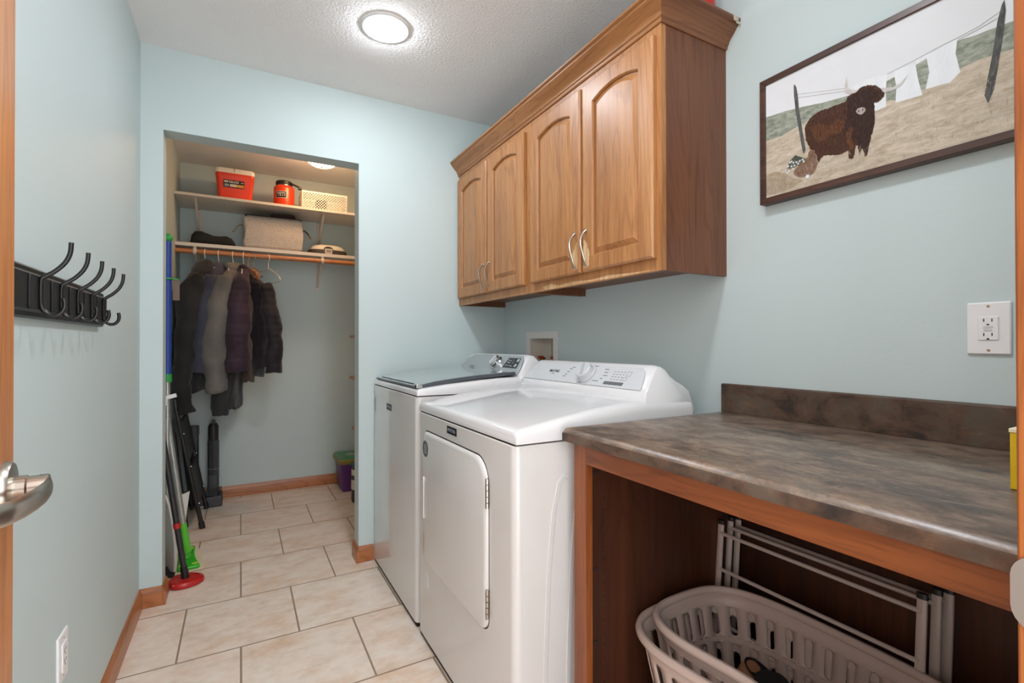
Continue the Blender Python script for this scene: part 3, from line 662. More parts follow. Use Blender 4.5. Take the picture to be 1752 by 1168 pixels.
# embossed side ribs on the near side
def side_rib(xa):
    cl = [(xa+.004, .06), (xa+.010, .3), (xa+.020, .52), (xa+.036, .68), (xa+.054, .755), (xa+.070, .775), (xa+.085, .770)]
    b = B(); lft = []; rgt_ = []
    for i, (x, z) in enumerate(cl):
        a_, c_ = Vector(cl[max(i-1, 0)]), Vector(cl[min(i+1, len(cl)-1)]); n_ = Vector((-(c_-a_).y, (c_-a_).x)).normalized()*.007
        lft.append((x+n_.x, z+n_.y)); rgt_.append((x-n_.x, z-n_.y))
    for i in range(len(cl)-1):
        pass
    b.prism([(x, DY0+.0042, z) for x, z in lft+rgt_[::-1]], (0, -.0022, 0)); mk('side_rib', b, M_enamel_b, t, bevel=.0018)
side_rib(.700); side_rib(.775)
# washer
WY0, WY1, WZ = 1.887, 2.606, .925
t, x0, xr = appliance('clothes_washer', WY0, WY1, WZ, 'white top-loading washer with grey glass lid in the far corner')
b = B(); deck(b, WY0, WY1, WZ+.001, [(x0+.002, WZ+.012), (x0+.004, WZ+.020), (x0+.012, WZ+.026), (x0+.03, WZ+.029), (.75, .966), (.90, .978), (1.0, .984), (1.10, .986), (1.27, .98), (1.272, .95)])
mk('top_deck', b, M_enamel, t, ang=50)
# lid: frame plus tinted glass
b = B(); rings = []
lp = [(.622, .958, .004), (.64, .966, .018), (.70, .9775, .019), (.80, .989, .017), (.90, .998, .016), (1.0, 1.004, .015), (1.085, 1.007, .012)]
for x, z, h in lp: rings.append([(x, WY0+.03, z-h), (x, WY1-.03, z-h), (x, WY1-.03, z), (x, WY0+.03, z)])
b.loft(rings, sm=False); lid = mk('lid', b, plain('lid_dark_rim', '#4A4E55', .35), t, bevel=.0015)
b = B(); rings = []
for x, z, h in [(.628, .960, 0)]+lp[1:]: rings.append([(x, WY0+.034, z+.0005), (x, WY1-.034, z+.0005), (x, WY1-.034, z+.0025), (x, WY0+.034, z+.0025)])
b.loft(rings, sm=False); mk('lid_glass', b, plain('grey_glass', '#93A1A1', .06, var=.01, coat=1, spec=.8), lid, label='reflective grey-green lid glass')
b = B(); b.box(.634, .642, WY0+.10, WY1-.10, .9655, .9685); mk('lid_grip', b, M_black, lid)
b = B(); b.box(.622, .648, WY0+.024, WY0+.046, .955, .970); mk('lid_corner', b, M_chrome, lid, bevel=.002)
prof = [(1.088, .985), (1.091, .994), (1.112, 1.020), (1.133, 1.0455), (1.155, 1.072), (1.168, 1.083), (1.19, 1.082), (1.21, 1.06), (1.235, 1.04), (1.262, 1.022), (1.285, .985), (1.29, .96), (1.29, .95), (1.088, .955)]
b = B(); b.loft(console_rings(prof, WY0+.001, WY1-.001, .04)); con = mk('control_console', b, M_enamel, t, ang=50)
pd = Vector((.072, 0, .088)).normalized(); pn = Vector((-pd.z, 0, pd.x)); pt0 = Vector((1.0905, 0, .994))
P = lambda y, u, h=.004: pt0 + pd*u + Vector((0, y, 0)) + pn*h
b = B(); fp = [(WY0+.022, -.002), (WY0+.030, .04), (WY0+.048, .078), (WY0+.075, .104), (WY1-.11, .104), (WY1-.07, .078), (WY1-.045, .04), (WY1-.03, -.002)]
b.prism([P(y, u, .0015) for y, u in fp], pn*.005); mk('fascia', b, plain('washer_fascia', '#A9B0B2', .22, var=.01, metal=.3), con, bevel=.002)
b = B(); b.lathe([(.036, 0), (.036, .004), (.031, .008), (.03, .024), (.026, .028)], P(2.17, .055, .006), pn, 36); kn = mk('dial_knob', b, M_chrome, con, label='chrome cycle dial')
b = B(); b.obox(P(2.17, .055, .036), (pd-Vector((0, .3, 0)), pn, (pd-Vector((0, .3, 0))).cross(pn)), (.022, .003, .006)); mk('knob_grip', b, M_panel, kn)
b = B(); b.prism([P(y, u, .0068) for y, u in [(1.945, .030), (2.082, .030), (2.075, .088), (1.962, .088)]], pn*.0012); dp = mk('display_window', b, plain('display_black', '#0B0C0E', .12), con, label='glossy black display window')
b = B()
random.seed(4)
for k in range(16): b.obox(P(random.uniform(1.995, 2.065), random.uniform(.037, .083), .0082), (Y_, pd, pn), (random.uniform(.004, .010), .0009, .0002))
for y, u in ((1.972, .075), (1.968, .045)):
    b.obox(P(y, u, .0084), (Y_, pd, pn), (.008, .008, .0005))
mk('display_print', b, plain('display_light', '#B8C0C6', .4), dp, kind='stuff')
text('console_lettering', 'MAYTAG', .015, M_txt, con, P(2.42, .022, .0068), Y_, pd)
b = B(); b.prism([(x0-.0015, y, z) for y, z in [(2.258, .822), (2.340, .822), (2.340, .852), (2.258, .852)]], (.0025, 0, 0)); bd = mk('badge', b, MATS['black_badge'], t, bevel=.0005, label='small black brand badge')
text('badge_lettering', 'MAYTAG', .0165, MATS['badge_blue_grey'], bd, (x0-.0018, 2.299, .837), (0, -1, 0), (0, 0, 1))
b = B()
for k in range(5): b.tube([(x0-.0003, 2.575+.008*math.cos(a), .856-.016*k+.007*math.sin(a)) for a in [2*PI*i/12 for i in range(11)]], .0008, 5)
mk('printed_mark', b, M_txt, t)

# ---------------------------------------------------------------- counter and open base cabinet
KX, KY = .742, 1.062; KZ = .911
t = thing('worktop', (1.07, .6, .877), 'dark slate-patterned laminate worktop with a backsplash beside the dryer', 'counter')
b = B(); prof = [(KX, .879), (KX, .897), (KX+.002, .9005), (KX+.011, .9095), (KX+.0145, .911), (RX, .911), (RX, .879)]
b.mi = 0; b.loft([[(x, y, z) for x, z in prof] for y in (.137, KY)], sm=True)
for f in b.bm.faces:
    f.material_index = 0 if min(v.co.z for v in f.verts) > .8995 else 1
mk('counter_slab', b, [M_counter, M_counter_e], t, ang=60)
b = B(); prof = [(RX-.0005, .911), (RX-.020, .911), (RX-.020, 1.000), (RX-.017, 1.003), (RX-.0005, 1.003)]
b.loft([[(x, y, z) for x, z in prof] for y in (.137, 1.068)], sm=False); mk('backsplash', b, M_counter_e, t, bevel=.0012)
t = thing('base_cabinet', (1.07, .6, 0), 'open orange-brown oak base cabinet without doors under the worktop', 'cabinet')
b = B(); fx = .765
b.box(fx, fx+.02, .990, 1.040, .0, .878); mk('face_stile', b, M_base, t); b = B(); b.box(fx, fx+.02, .137, .18, .0, .878); mk('face_stile', b, M_base, t)
b = B(); b.box(fx, fx+.0198, .18, .990, .828, .878); mk('face_rail', b, M_baseY, t); b = B(); b.box(fx, fx+.0198, .18, .990, .06, .115); mk('face_rail', b, M_baseY, t)
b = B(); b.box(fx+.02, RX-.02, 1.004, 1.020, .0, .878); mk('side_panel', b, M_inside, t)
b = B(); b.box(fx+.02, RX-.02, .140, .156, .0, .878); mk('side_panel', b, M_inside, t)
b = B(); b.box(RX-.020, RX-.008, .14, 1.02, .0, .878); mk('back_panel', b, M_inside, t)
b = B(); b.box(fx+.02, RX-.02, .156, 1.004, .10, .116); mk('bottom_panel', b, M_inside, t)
b = B()
for k in range(16): b.lathe([(.003, 0), (.003, .0004)], (.835, 1.0039, .25+.032*k), (0, -1, 0), 8)
mk('shelf_pin_hole', b, M_black, t, kind='stuff')
for z in (.36, .55, .80):
    b = B(); b.obox((.80, 1.0030, z), ((1, 0, 0), (0, 1, 0), (0, 0, 1)), (.012, .0008, .004)); b.lathe([(.004, 0), (.004, .0006)], (.812, 1.003, z), (0, -1, 0), 8)
    mk('gouge_mark', b, plain('raw_gouge', '#2A170C', .8), t)
t = thing('yellow_box', (1.045, .255, .911), 'yellow laundry box with cream lid at the right end of the worktop', 'box')
b = B(); bx0, bx1, by0, by1 = 1.021, 1.085, .225, .281
b.box(bx0, bx1, by0, by1, .9115, .998); mk('carton', b, plain('yellow_card', '#E2BE1C', .45, var=.03), t, bevel=.0015)
b = B(); b.box(bx0-.001, bx1+.001, by0-.001, by1+.001, .9975, 1.004); mk('lid', b, plain('cream_card', '#EFE6C4', .5), t, bevel=.001)
b = B(); b.box(bx0-.0006, bx0+.0002, by0+.004, by1-.018, .948, .972); b.box(bx0-.0006, bx0+.0002, by0+.004, by1-.019, .916, .943); mk('printed_panel', b, plain('green_print', '#49571F', .5), t)
b = B(); b.box(bx0-.0006, bx0+.0002, by0+.004, by1-.014, .976, .988); mk('printed_band', b, plain('red_print', '#D05A2C', .5), t)

# ---------------------------------------------------------------- under the counter
M_taupe = plain('taupe_plastic', '#B7A49A', .45, var=.02)
def laundry_basket(cx, cy, hx, hy, zb, zt, phase, label):
    t = thing('laundry_basket', (cx, cy, zb), label, 'basket', 'nested laundry baskets')
    def plan(a, s=1, off=0):
        c, q = math.cos(a), math.sin(a); e = 2/3.4
        x = hx*s*abs(c)**e*(1 if c > 0 else -1); y = hy*s*abs(q)**e*(1 if q > 0 else -1)
        if x < 0: x += .035*math.exp(-(y/.17)**2)*(-x/hx)
        if off:
            L = math.hypot(x/hx**1.0, y/hy); nx, ny = x/hx**2, y/hy**2; l = math.hypot(nx, ny) or 1; x += off*nx/l; y += off*ny/l
        return x, y
    # equal-length stations round the rim
    NN = 720; tab = [plan(2*PI*k/NN) for k in range(NN+1)]; cum = [0]
    for p, q in zip(tab, tab[1:]): cum.append(cum[-1]+math.hypot(q[0]-p[0], q[1]-p[1]))
    Ltot = cum[-1]
    def at(u, v, off=0):
        s = (u % 1)*Ltot; lo, hi = 0, NN
        while hi-lo > 1:
            m = (lo+hi)//2
            if cum[m] <= s: lo = m
            else: hi = m
        a = 2*PI*(lo+(s-cum[lo])/max(1e-9, cum[lo+1]-cum[lo]))/NN
        x, y = plan(a, .80+.20*v, off); return Vector((cx+x, cy+y, zb+(zt-zb)*v))
    nc = 34; b = B()
    bands = [(.0, .30, False), (.30, .58, True), (.60, .90, True)]
    def cell(u0, u1, v0, v1, hole):
        um, vm = (u0+u1)/2, (v0+v1)/2; hw = (u1-u0)*.20; hh = (v1-v0)/2*.86; rr_ = hw*Ltot/(zt-zb)
        n = 24; inner = []; outer = []
        for k in range(n):
            a = 2*PI*k/n; c, q = math.cos(a), math.sin(a)+1e-9
            inner.append((um+hw*c, vm+(hh-rr_)*(1 if q > 0 else -1)+rr_*q))
            m = max(abs(c), abs(q)); outer.append((um+(u1-u0)/2*c/m, vm+(v1-v0)/2*q/m))
        O = [b.v(at(*p)) for p in outer]; I = [b.v(at(*p)) for p in inner]
        for k in range(n): b.f([O[k], O[(k+1) % n], I[(k+1) % n], I[k]], True)
    for k in range(nc):
        u0, u1 = (k+phase)/nc, (k+1+phase)/nc
        for v0, v1 in ((.28, .56), (.59, .88)): cell(u0, u1, v0, v1, True)
        for v0, v1 in ((0, .28), (.56, .59), (.88, 1.0)):
            m = (u0+u1)/2
            for ua, ub in ((u0, m), (m, u1)): b.f([b.v(at(ua, v0)), b.v(at(ub, v0)), b.v(at(ub, v1)), b.v(at(ua, v1))], True)
    bmesh.ops.remove_doubles(b.bm, verts=b.bm.verts, dist=.0008)
    w = mk('basket_wall', b, M_taupe, t, ang=60)
    md = w.modifiers.new('thick', 'SOLIDIFY'); md.thickness = .003; md.offset = 0
    b = B(); b.f([b.v(at(k/72, .004)) for k in range(72)]); fl = mk('basket_floor', b, M_taupe, t); md = fl.modifiers.new('thick', 'SOLIDIFY'); md.thickness = .003
    b = B(); pts = [at(k/120, 1.0, .006) for k in range(121)]
    b.tube(pts, [(.010, .012)]*121, 10, (False, False)); mk('rolled_rim', b, M_taupe, t)
laundry_basket(1.062, .648, .207, .340, .1165, .398, .5, 'outer beige laundry basket that another basket is nested into, its rim showing on the left')
laundry_basket(1.083, .645, .182, .318, .146, .424, 0, 'inner beige laundry basket with slotted sides holding shoes in the open base cabinet')
def shoe(org, rz, tilt, upper, sole, label, mark=False, rollv=0):
    t = thing('sneaker', org, label, 'shoe', 'shoes in the laundry basket')
    R = Matrix.Rotation(rz, 4, 'Z') @ Matrix.Rotation(tilt, 4, 'Y') @ Matrix.Rotation(rollv, 4, 'X'); O = Vector(org)
    T = lambda p: O + R @ Vector(p)
    L = .27
    def width(u): return .030+.022*math.sin(PI*min(1, u*1.02)**.75)**.6 + (.006 if u > .5 else 0)*math.sin(PI*(u-.5)/.5)
    def ring(u, z0, z1, wscale, top):
        x = L*u; w = max(.008, width(u)*wscale*(1 if .03 < u < .97 else .45)); out = []
        for k in range(16):
            a = 2*PI*k/16; c, q = math.cos(a), math.sin(a)
            out.append(T((x, w*(1 if c > 0 else -1)*abs(c)**.7, z0+(z1-z0)*(.5+.5*(1 if q > 0 else -1)*abs(q)**top))))
        return out
    b = B(); b.loft([ring(u, .0+.012*max(0, u-.75)*4*u, .026, 1.05, .6) for u in (.0, .03, .1, .25, .45, .65, .8, .92, .98, 1.0)]); mk('sole', b, sole, t, ang=180, sub=2)
    hts = [(.01, .085), (.05, .098), (.15, .092), (.28, .088), (.4, .090), (.5, .082), (.62, .066), (.75, .054), (.88, .046), (.96, .036), (.99, .026)]
    b = B(); b.loft([ring(u, .018, h, .95, .9) for u, h in hts]); up = mk('upper', b, upper, t, ang=180, sub=2)
    b = B(); b.loft([[T((L*(.19+.15*math.cos(2*PI*k/18)*s), .026*math.sin(2*PI*k/18)*s, .0935-.012*(1-s))) for k in range(18)] for s in (1.12, 1.0, .75)], (False, True)); mk('ankle_opening', b, plain('lining_dark', '#0C0C0D', .9), up)
    b = B()
    for k in range(5): x = L*(.40+.055*k); z = .0925-.0068*k*1.0; b.tube([T((x, -.022, z-.012)), T((x+.004, 0, z)), T((x, .022, z-.012))], .0022, 6)
    mk('laces', b, plain('lace_black', '#1B1B1D', .8), t)
    if mark:
        b = B()
        for s in (1, -1):
            pts = [(.20, .058), (.22, .046), (.26, .042), (.34, .050), (.44, .064), (.33, .054), (.265, .049), (.235, .052)]
            b.prism([T((L*u, s*(width(u)*.955+.0008), z-.002)) for u, z in pts], R.to_3x3() @ Vector((0, s*.0012, 0)))
        mk('side_mark', b, plain('pale_teal', '#A9C4BD', .5), up, label='pale curved tick mark on the side')
    return t
M_shoeblk = plain('shoe_black_knit', '#17181A', .85, bumps=(420, .7, .003)); M_soleblk = plain('sole_black', '#232325', .7)
shoe((1.178, .872, .215), math.radians(-95), math.radians(20), plain('tan_suede', '#9A6F4F', .8, bumps=(300, .3, .002)), plain('tan_sole', '#6A4A35', .7), 'tan shoe at the back of the pile in the laundry basket')
shoe((1.040, .855, .240), math.radians(-98), math.radians(24), M_shoeblk, M_soleblk, 'black trainer with a pale teal mark lying on the shoes in the basket', True)
shoe((1.020, .600, .155), math.radians(49), math.radians(-30), M_shoeblk, M_soleblk, 'black mesh trainer at the right of the shoe pile in the basket')

def drying_rack():
    t = thing('drying_rack', (1.30, .745, .117), 'folded light grey metal drying rack standing behind the laundry basket', 'drying rack')
    M = plain('rack_grey', '#B9ABA2', .35, var=.02); MC = M_black
    for i, (xt, zt, yl, yr) in enumerate([(1.285, .585, .995, .492), (1.322, .590, .990, .480), (1.352, .590, .985, .470)]):
        bx = lambda z: xt-.042*(zt-z)/.46
        fr = None
        for y in (yl, yr):
            b = B(); b.tube([(bx(.118), y, .118), (xt, y, zt)], [(.010, .0055)]*2, 12); p = mk('post', b, M, t)
            b = B(); b.tube([(xt, y, zt-.002), (xt+.0005, y, zt+.010)], [(.0108, .0062)]*2, 12); mk('end_cap', b, MC, p, label='black plastic end cap')
        for z in ((zt-.028, .452, .30, .17) if i == 0 else (zt-.022, .24)):
            b = B(); b.tube([(bx(z)-.002, yl, z), (bx(z)-.002, yr, z)], .0055, 10); mk('crossbar', b, M, t)
drying_rack()

# ---------------------------------------------------------------- closet shelves, rod, brackets
mk('closet_shelf', B().box(LX, 1.0, 3.822, CY, 2.113, 2.131), M_melamine, label='upper white closet shelf holding the red cooler and white basket', cat='shelf', group='closet shelves', bevel=.0015)
mk('closet_shelf', B().box(LX, 1.0, 3.895, CY, 1.793, 1.817), M_melamine, label='lower white closet shelf holding the grey fabric bin, just above the hanging rod', cat='shelf', group='closet shelves', bevel=.0015)
RY, RZ = 3.905, 1.760
b = B(); b.tube([(LX, RY, RZ), (1.0, RY, RZ)], .0165, 20); mk('closet_rod', b, M_rodwood, label='round wooden closet rod under the lower shelf carrying the coats', cat='rod')
M_brk = plain('bracket_white', '#CFC6BB', .4, var=.02)
def bracket(x, up, label):
    t = thing('shelf_bracket', (x, CY, 1.56 if not up else 1.82), label, 'bracket', 'white closet shelf brackets')
    if up:
        zs, y1 = 2.113, 3.87
        b = B(); b.box(x-.010, x+.010, CY-.006, CY, 1.8175, zs); b.box(x+.016, x+.03, CY-.005, CY, 1.8175, zs-.02); mk('wall_leg', b, M_brk, t)
    else:
        zs, y1 = 1.793, 3.895
        b = B(); b.box(x-.010, x+.010, CY-.006, CY, 1.56, zs); mk('wall_leg', b, M_brk, t)
    b = B(); b.box(x-.008, x+.008, y1, CY, zs-.006, zs); mk('shelf_arm', b, M_brk, t)
    zl = zs-.20
    b = B(); b.obox(((x), (y1+.01+CY-.006)/2, (zs-.006+zl)/2), ((0, CY-.016-y1, -(zs-zl-.006)), (1, 0, 0), (0, zs-zl, CY-y1)), (math.hypot(CY-.016-y1, zs-zl-.006)/2, .007, .004)); mk('brace', b, M_brk, t)
    for z in (zs-.03, zl+.03): b = B(); b.lathe([(.0035, 0), (.003, .0015)], (x, CY-.006, z), (0, -1, 0), 10); mk('screw', b, M_nickel, t)
    if not up:
        b = B(); pts = [(x, 3.897+.008, 1.787)] + [(x, RY+.0205*math.cos(a), RZ+.0205*math.sin(a)) for a in [math.radians(q) for q in range(115, 395, 20)]]
        b.tube(pts, [(.010, .003)]*len(pts), 8); mk('rod_cradle', b, M_brk, t)
bracket(-.262, True, 'left white bracket under the upper closet shelf'); bracket(.545, True, 'right white bracket under the upper closet shelf, behind the white-lidded case')
bracket(-.268, False, 'left white bracket under the lower shelf, left of the black coat'); bracket(.540, False, 'right white bracket under the lower shelf on the bare wall right of the coats')
for z, y1, lab in ((1.204, 3.972, 'topmost of the three side shelves peeking past the right closet wall edge'), (.886, 3.972, 'middle of the three side shelves peeking past the right closet wall edge'), (.505, 3.882, 'lowest side shelf peeking past the wall edge, above the purple tub')):
    mk('side_shelf', B().box(.75, 1.0, 3.05, y1, z-.020, z), M_rodwood, label=lab, cat='shelf', group='side shelves on the right of the closet')

# ---------------------------------------------------------------- things on the closet shelves
def cooler():
    t = thing('cooler', (-.033, 3.95, 2.131), 'red-orange hard cooler with a white lid at the left of the upper shelf', 'cooler')
    def rr(x0, x1, y0, y1, r, z): return [(x, y, z) for x, y in rrect(x0, x1, y0, y1, r, 5)]
    M = plain('cooler_red', '#E0401C', .4, var=.02)
    b = B(); b.loft([rr(-.133, .068, 3.872, 4.04, .02, 2.1315), rr(-.136, .071, 3.869, 4.045, .02, 2.16), rr(-.147, .082, 3.861, 4.055, .022, 2.285), rr(-.149, .084, 3.859, 4.057, .022, 2.289), rr(-.149, .084, 3.859, 4.057, .022, 2.309)], sm=True); mk('tub', b, M, t, ang=40)
    b = B(); b.loft([rr(-.152, .087, 3.856, 4.06, .024, 2.309), rr(-.152, .087, 3.856, 4.06, .024, 2.335), rr(-.146, .081, 3.862, 4.054, .022, 2.343)]); l = mk('lid', b, plain('cooler_white', '#E8E2D8', .4, var=.01), t, ang=40)
    b = B(); b.box(-.040, -.034, 3.8548, 3.90, 2.318, 2.3445); mk('lid_latch', b, plain('latch_shade', '#9A948C', .5), l)
    y = 3.8622; tl = Vector((0, .0107, .125)).normalized()
    b = B(); q = lambda x, z: (x, 3.871-.0088*((z-2.135)/.155)-.0030, z)
    b.prism([q(-.102, 2.212), q(.024, 2.212), q(.024, 2.262), q(-.102, 2.262)], (0, -.0008, 0)); lb = mk('printed_label', b, plain('label_black', '#1A1716', .4), t, label='black label with coloured squares')
    for k, (x0, x1, z0, z1, c) in enumerate([(-.096, -.070, 2.217, 2.235, '#8C98A0'), (-.064, -.022, 2.217, 2.235, '#D8C8B8'), (-.020, .004, 2.217, 2.235, '#C9A24A'), (.005, .021, 2.216, 2.236, '#D88A28'), (-.098, -.074, 2.244, 2.256, '#D9CFC2')]):
        b = B(); b.prism([Vector(q(x, z))+Vector((0, -.0009, 0)) for x, z in ((x0, z0), (x1, z0), (x1, z1), (x0, z1))], (0, -.0003, 0)); mk('label_square', b, plain('label_col%d' % k, c, .5), lb)
    text('label_lettering', 'IGLOO', .019, plain('print_white', '#F0ECE6', .5), lb, Vector(q(-.040, 2.249))+Vector((0, -.0012, 0)), (1, 0, 0), (0, 0, 1), bold=.0004)
    b = B()
    for x in (.004, .011, .018): b.prism([Vector(q(xx, z))+Vector((0, -.0009, 0)) for xx, z in ((x-.002, 2.246), (x+.002, 2.246), (x+.002, 2.253), (x-.002, 2.253))], (0, -.0003, 0))
    mk('label_fine_print', b, MATS['label_col1'], lb)
cooler()
def jug():
    cx, cy, z = .280, 3.945, 2.131; M = plain('jug_orange', '#DE4420', .3, var=.02, metal=.15)
    t = thing('insulated_jug', (cx, cy, z), 'orange-red insulated jug with a black screw cap between cooler and white basket', 'jug')
    b = B(); b.lathe([(.066, z+.0005), (.070, z+.004), (.070, z+.135), (.067, z+.150), (.058, z+.159), (.053, z+.162)], (cx, cy, 0), n=40); body = mk('jug_body', b, M, t)
    b = B(); b.lathe([(.051, z+.161), (.051, z+.167)], (cx, cy, 0), n=36); mk('neck_ring', b, M_nickel, t)
    b = B(); b.lathe([(.055, z+.167), (.056, z+.170), (.056, z+.190), (.052, z+.195), (.040, z+.197)], (cx, cy, 0), n=36); cap = mk('screw_cap', b, M_black, t)
    b = B(); b.obox((cx+.072, cy-.01, z+.180), ((1, 0, -.35), (0, 1, 0), (.35, 0, 1)), (.036, .014, .004)); b.obox((cx+.106, cy-.01, z+.160), ((1, 0, -.1), (0, 1, 0), (.1, 0, 1)), (.012, .016, .007)); mk('cap_handle', b, M_black, cap, bevel=.002)
    # curved badge wrapping the front
    def cyl(a, zz, r): return (cx + r*math.sin(a), cy - r*math.cos(a), zz)
    b = B(); rings = []
    for k in range(13): a = -.36-.52+1.04*k/12; rings.append([cyl(a, z+.062, .0701), cyl(a, z+.062, .0712), cyl(a, z+.108, .0712), cyl(a, z+.108, .0701)])
    b.loft(rings, sm=False); bd = mk('badge_plate', b, plain('badge_dark', '#1C1A1A', .4), body, label='black badge on the jug')
    o = text('badge_lettering', 'YETI', .036, MATS['print_white'], bd, (0, 0, 0), (1, 0, 0), (0, 0, 1), bold=.0012, squeeze=.80)
    o0 = root_origin(bd)
    for v in o.data.vertices:
        c = v.co + o0; a = -.36 + c.x/.072; r = .0726; v.co = Vector(cyl(a, z+.0855+c.z, r)) - o0
    b = B()
    for aa, ab, za, zb in ((-.88, .16, .0605, .0625), (-.88, .16, .1075, .1095)):
        rings = []
        for k in range(13): a = aa+(ab-aa)*k/12; rings.append([cyl(a, z+za, .0702), cyl(a, z+za, .0715), cyl(a, z+zb, .0715), cyl(a, z+zb, .0702)])
        b.loft(rings, sm=False)
    for a in (-.885, .165): b.loft([[cyl(a-.014, zz, .0702), cyl(a-.014, zz, .0715), cyl(a+.014, zz, .0715), cyl(a+.014, zz, .0702)] for zz in (z+.0605, z+.1095)], sm=False)
    mk('badge_border', b, MATS['print_white'], bd)
jug()
def lattice_basket():
    x0, x1, y0, y1, z0, z1 = .392, .712, 3.862, 4.09, 2.1315, 2.263
    t = thing('lattice_basket', ((x0+x1)/2, (y0+y1)/2, z0), 'white plastic storage basket with diamond lattice sides at the right of the upper shelf', 'basket')
    M = plain('basket_white', '#E4DED4', .45, var=.01)
    def wall(p0, p1, nx, inset):
        b = B(); p0 = Vector(p0); p1 = Vector(p1); d = (p1-p0); n = Vector((d.y, -d.x, 0)).normalized(); L = d.length; d.normalize()
        at = lambda u, z: p0 + d*u + n*(.008*(z-z0)/(z1-z0)-.008) + Vector((0, 0, z-p0.z))
        h0, h1 = z0+.010, z1-.010; H = h1-h0; s = L/nx
        def bar(u, v, w, q, th=.0019):
            pts = [at(u, v), at(w, q)]; dirv = (pts[1]-pts[0]).normalized(); b.obox((pts[0]+pts[1])/2, (dirv, n, dirv.cross(n)), ((pts[1]-pts[0]).length/2, .0012, th))
        rows = H/s
        for sg in (1, -1):
            for k in range(-int(rows)-2, nx+int(rows)+2):
                ua, ub = (k*s, k*s+H) if sg > 0 else (k*s+H, k*s)
                va, vb = h0, h1
                # clip to [0, L]
                A_, C_ = (ua, va), (ub, vb)
                def clip(a, c):
                    (u1, v1), (u2, v2) = a, c
                    if u1 > u2: (u1, v1), (u2, v2) = (u2, v2), (u1, v1)
                    if u2 <= 0 or u1 >= L: return None
                    if u1 < 0: v1 += (v2-v1)*(0-u1)/(u2-u1); u1 = 0
                    if u2 > L: v2 = v1+(v2-v1)*(L-u1)/(u2-u1); u2 = L
                    return (u1, v1), (u2, v2)
                c = clip(A_, C_)
                if c and abs(c[0][0]-c[1][0]) > .004: bar(c[0][0], c[0][1], c[1][0], c[1][1])
        bar(0, z0+.005, L, z0+.005, .005); bar(0, z1-.005, L, z1-.005, .006); bar(.003, z0, .003, z1, .003); bar(L-.003, z0, L-.003, z1, .003)
        return b
    mk('lattice_front', wall((x0, y0, z0), (x1, y0, z0), 16, 0), M, t)
    mk('lattice_side', wall((x0, y1, z0), (x0, y0, z0), 11, 0), M, t); mk('lattice_side', wall((x1, y0, z0), (x1, y1, z0), 11, 0), M, t); mk('lattice_back', wall((x1, y1, z0), (x0, y1, z0), 16, 0), M, t)
    b = B(); b.box(x0+.008, x1-.008, y0+.008, y1-.008, z0, z0+.003); mk('basket_floor', b, M, t)
    mk('folded_pouch', B().box(.50, .575, 3.92, 4.0, z0+.0035, z0+.095), plain('dark_cloth', '#232326', .8), label='small dark item inside the white lattice basket', cat='pouch', bevel=.012)
lattice_basket()
def soft_block(b, x0, x1, y0, y1, z0, z1, amp, seed, n=10, r=.02, tops=None):
    random.seed(seed)
    rings = []
    for k in range(n+1):
        v = k/n; z = z0+(z1-z0)*v; e = r*(1-math.sqrt(max(0, 1-(max(0, .12-v, v-.88)/.12)**2)))
        ring = []
        for (x, y) in rrect(x0+e, x1-e, y0+e, y1-e, r, 5):
            ring.append((x+amp*math.sin(9*v+y*40+seed), y+amp*math.sin(7*v+x*23+seed*2), z+amp*.8*math.sin(x*17+seed)*v))
        rings.append(ring)
    return b.loft(rings)
def fabric_bin():
    t = thing('fabric_bin', (.21, 4.05, 1.817), 'heathered grey fabric storage bin with side straps on the lower closet shelf', 'bin')
    m, nt, bs = newmat('heather_felt'); f = noise(nt, coords(nt, (1, 1, 1)), 260, 3, .7); nt.links.new(ramp(nt, f, [(.36, '#8F8883'), (.5, '#BDB4AC'), (.66, '#D2C9C0')]), bs.inputs['Base Color']); bs.inputs['Roughness'].default_value = .95; bump(nt, bs, noise(nt, coords(nt), 18, 3), .4, .02)
    b = B(); soft_block(b, .020, .408, 3.925, 4.165, 1.8175, 2.058, .004, 3, 12, .018); mk('bin_body', b, m, t)
    b = B(); soft_block(b, .03, .398, 3.935, 4.155, 2.054, 2.062, .003, 3, 4, .015); mk('open_top', b, plain('bin_inside', '#3A3532', .9), t)
    ms = plain('strap_dark', '#4A4038', .8); mt = plain('strap_tan', '#B39C84', .7)
    for s, xx in ((-1, .020), (1, .408)):
        pts = [(xx-s*.004, 4.03, 1.99), (xx+s*.018, 4.03, 2.000), (xx+s*.040, 4.03, 1.985), (xx+s*.055, 4.03, 1.962)]
        b = B(); b.tube(pts, [(.014, .004)]*4, 8); st = mk('side_strap', b, ms if s > 0 else mt, t)
        b = B(); b.obox((xx+s*.060, 4.03, 1.955), ((s*.6, 0, -.8), (0, 1, 0), (.8, 0, s*.6)), (.014, .016, .005)); mk('strap_tab', b, mt, st)
fabric_bin()
b = B(); soft_block(b, .20, .36, 3.98, 4.10, 2.066, 2.098, .004, 8, 6, .02); mk('folded_cloth', b, plain('maroon_cloth', '#3A2422', .9), label='dark folded cloth bulging from the top of the grey bin', cat='cloth')
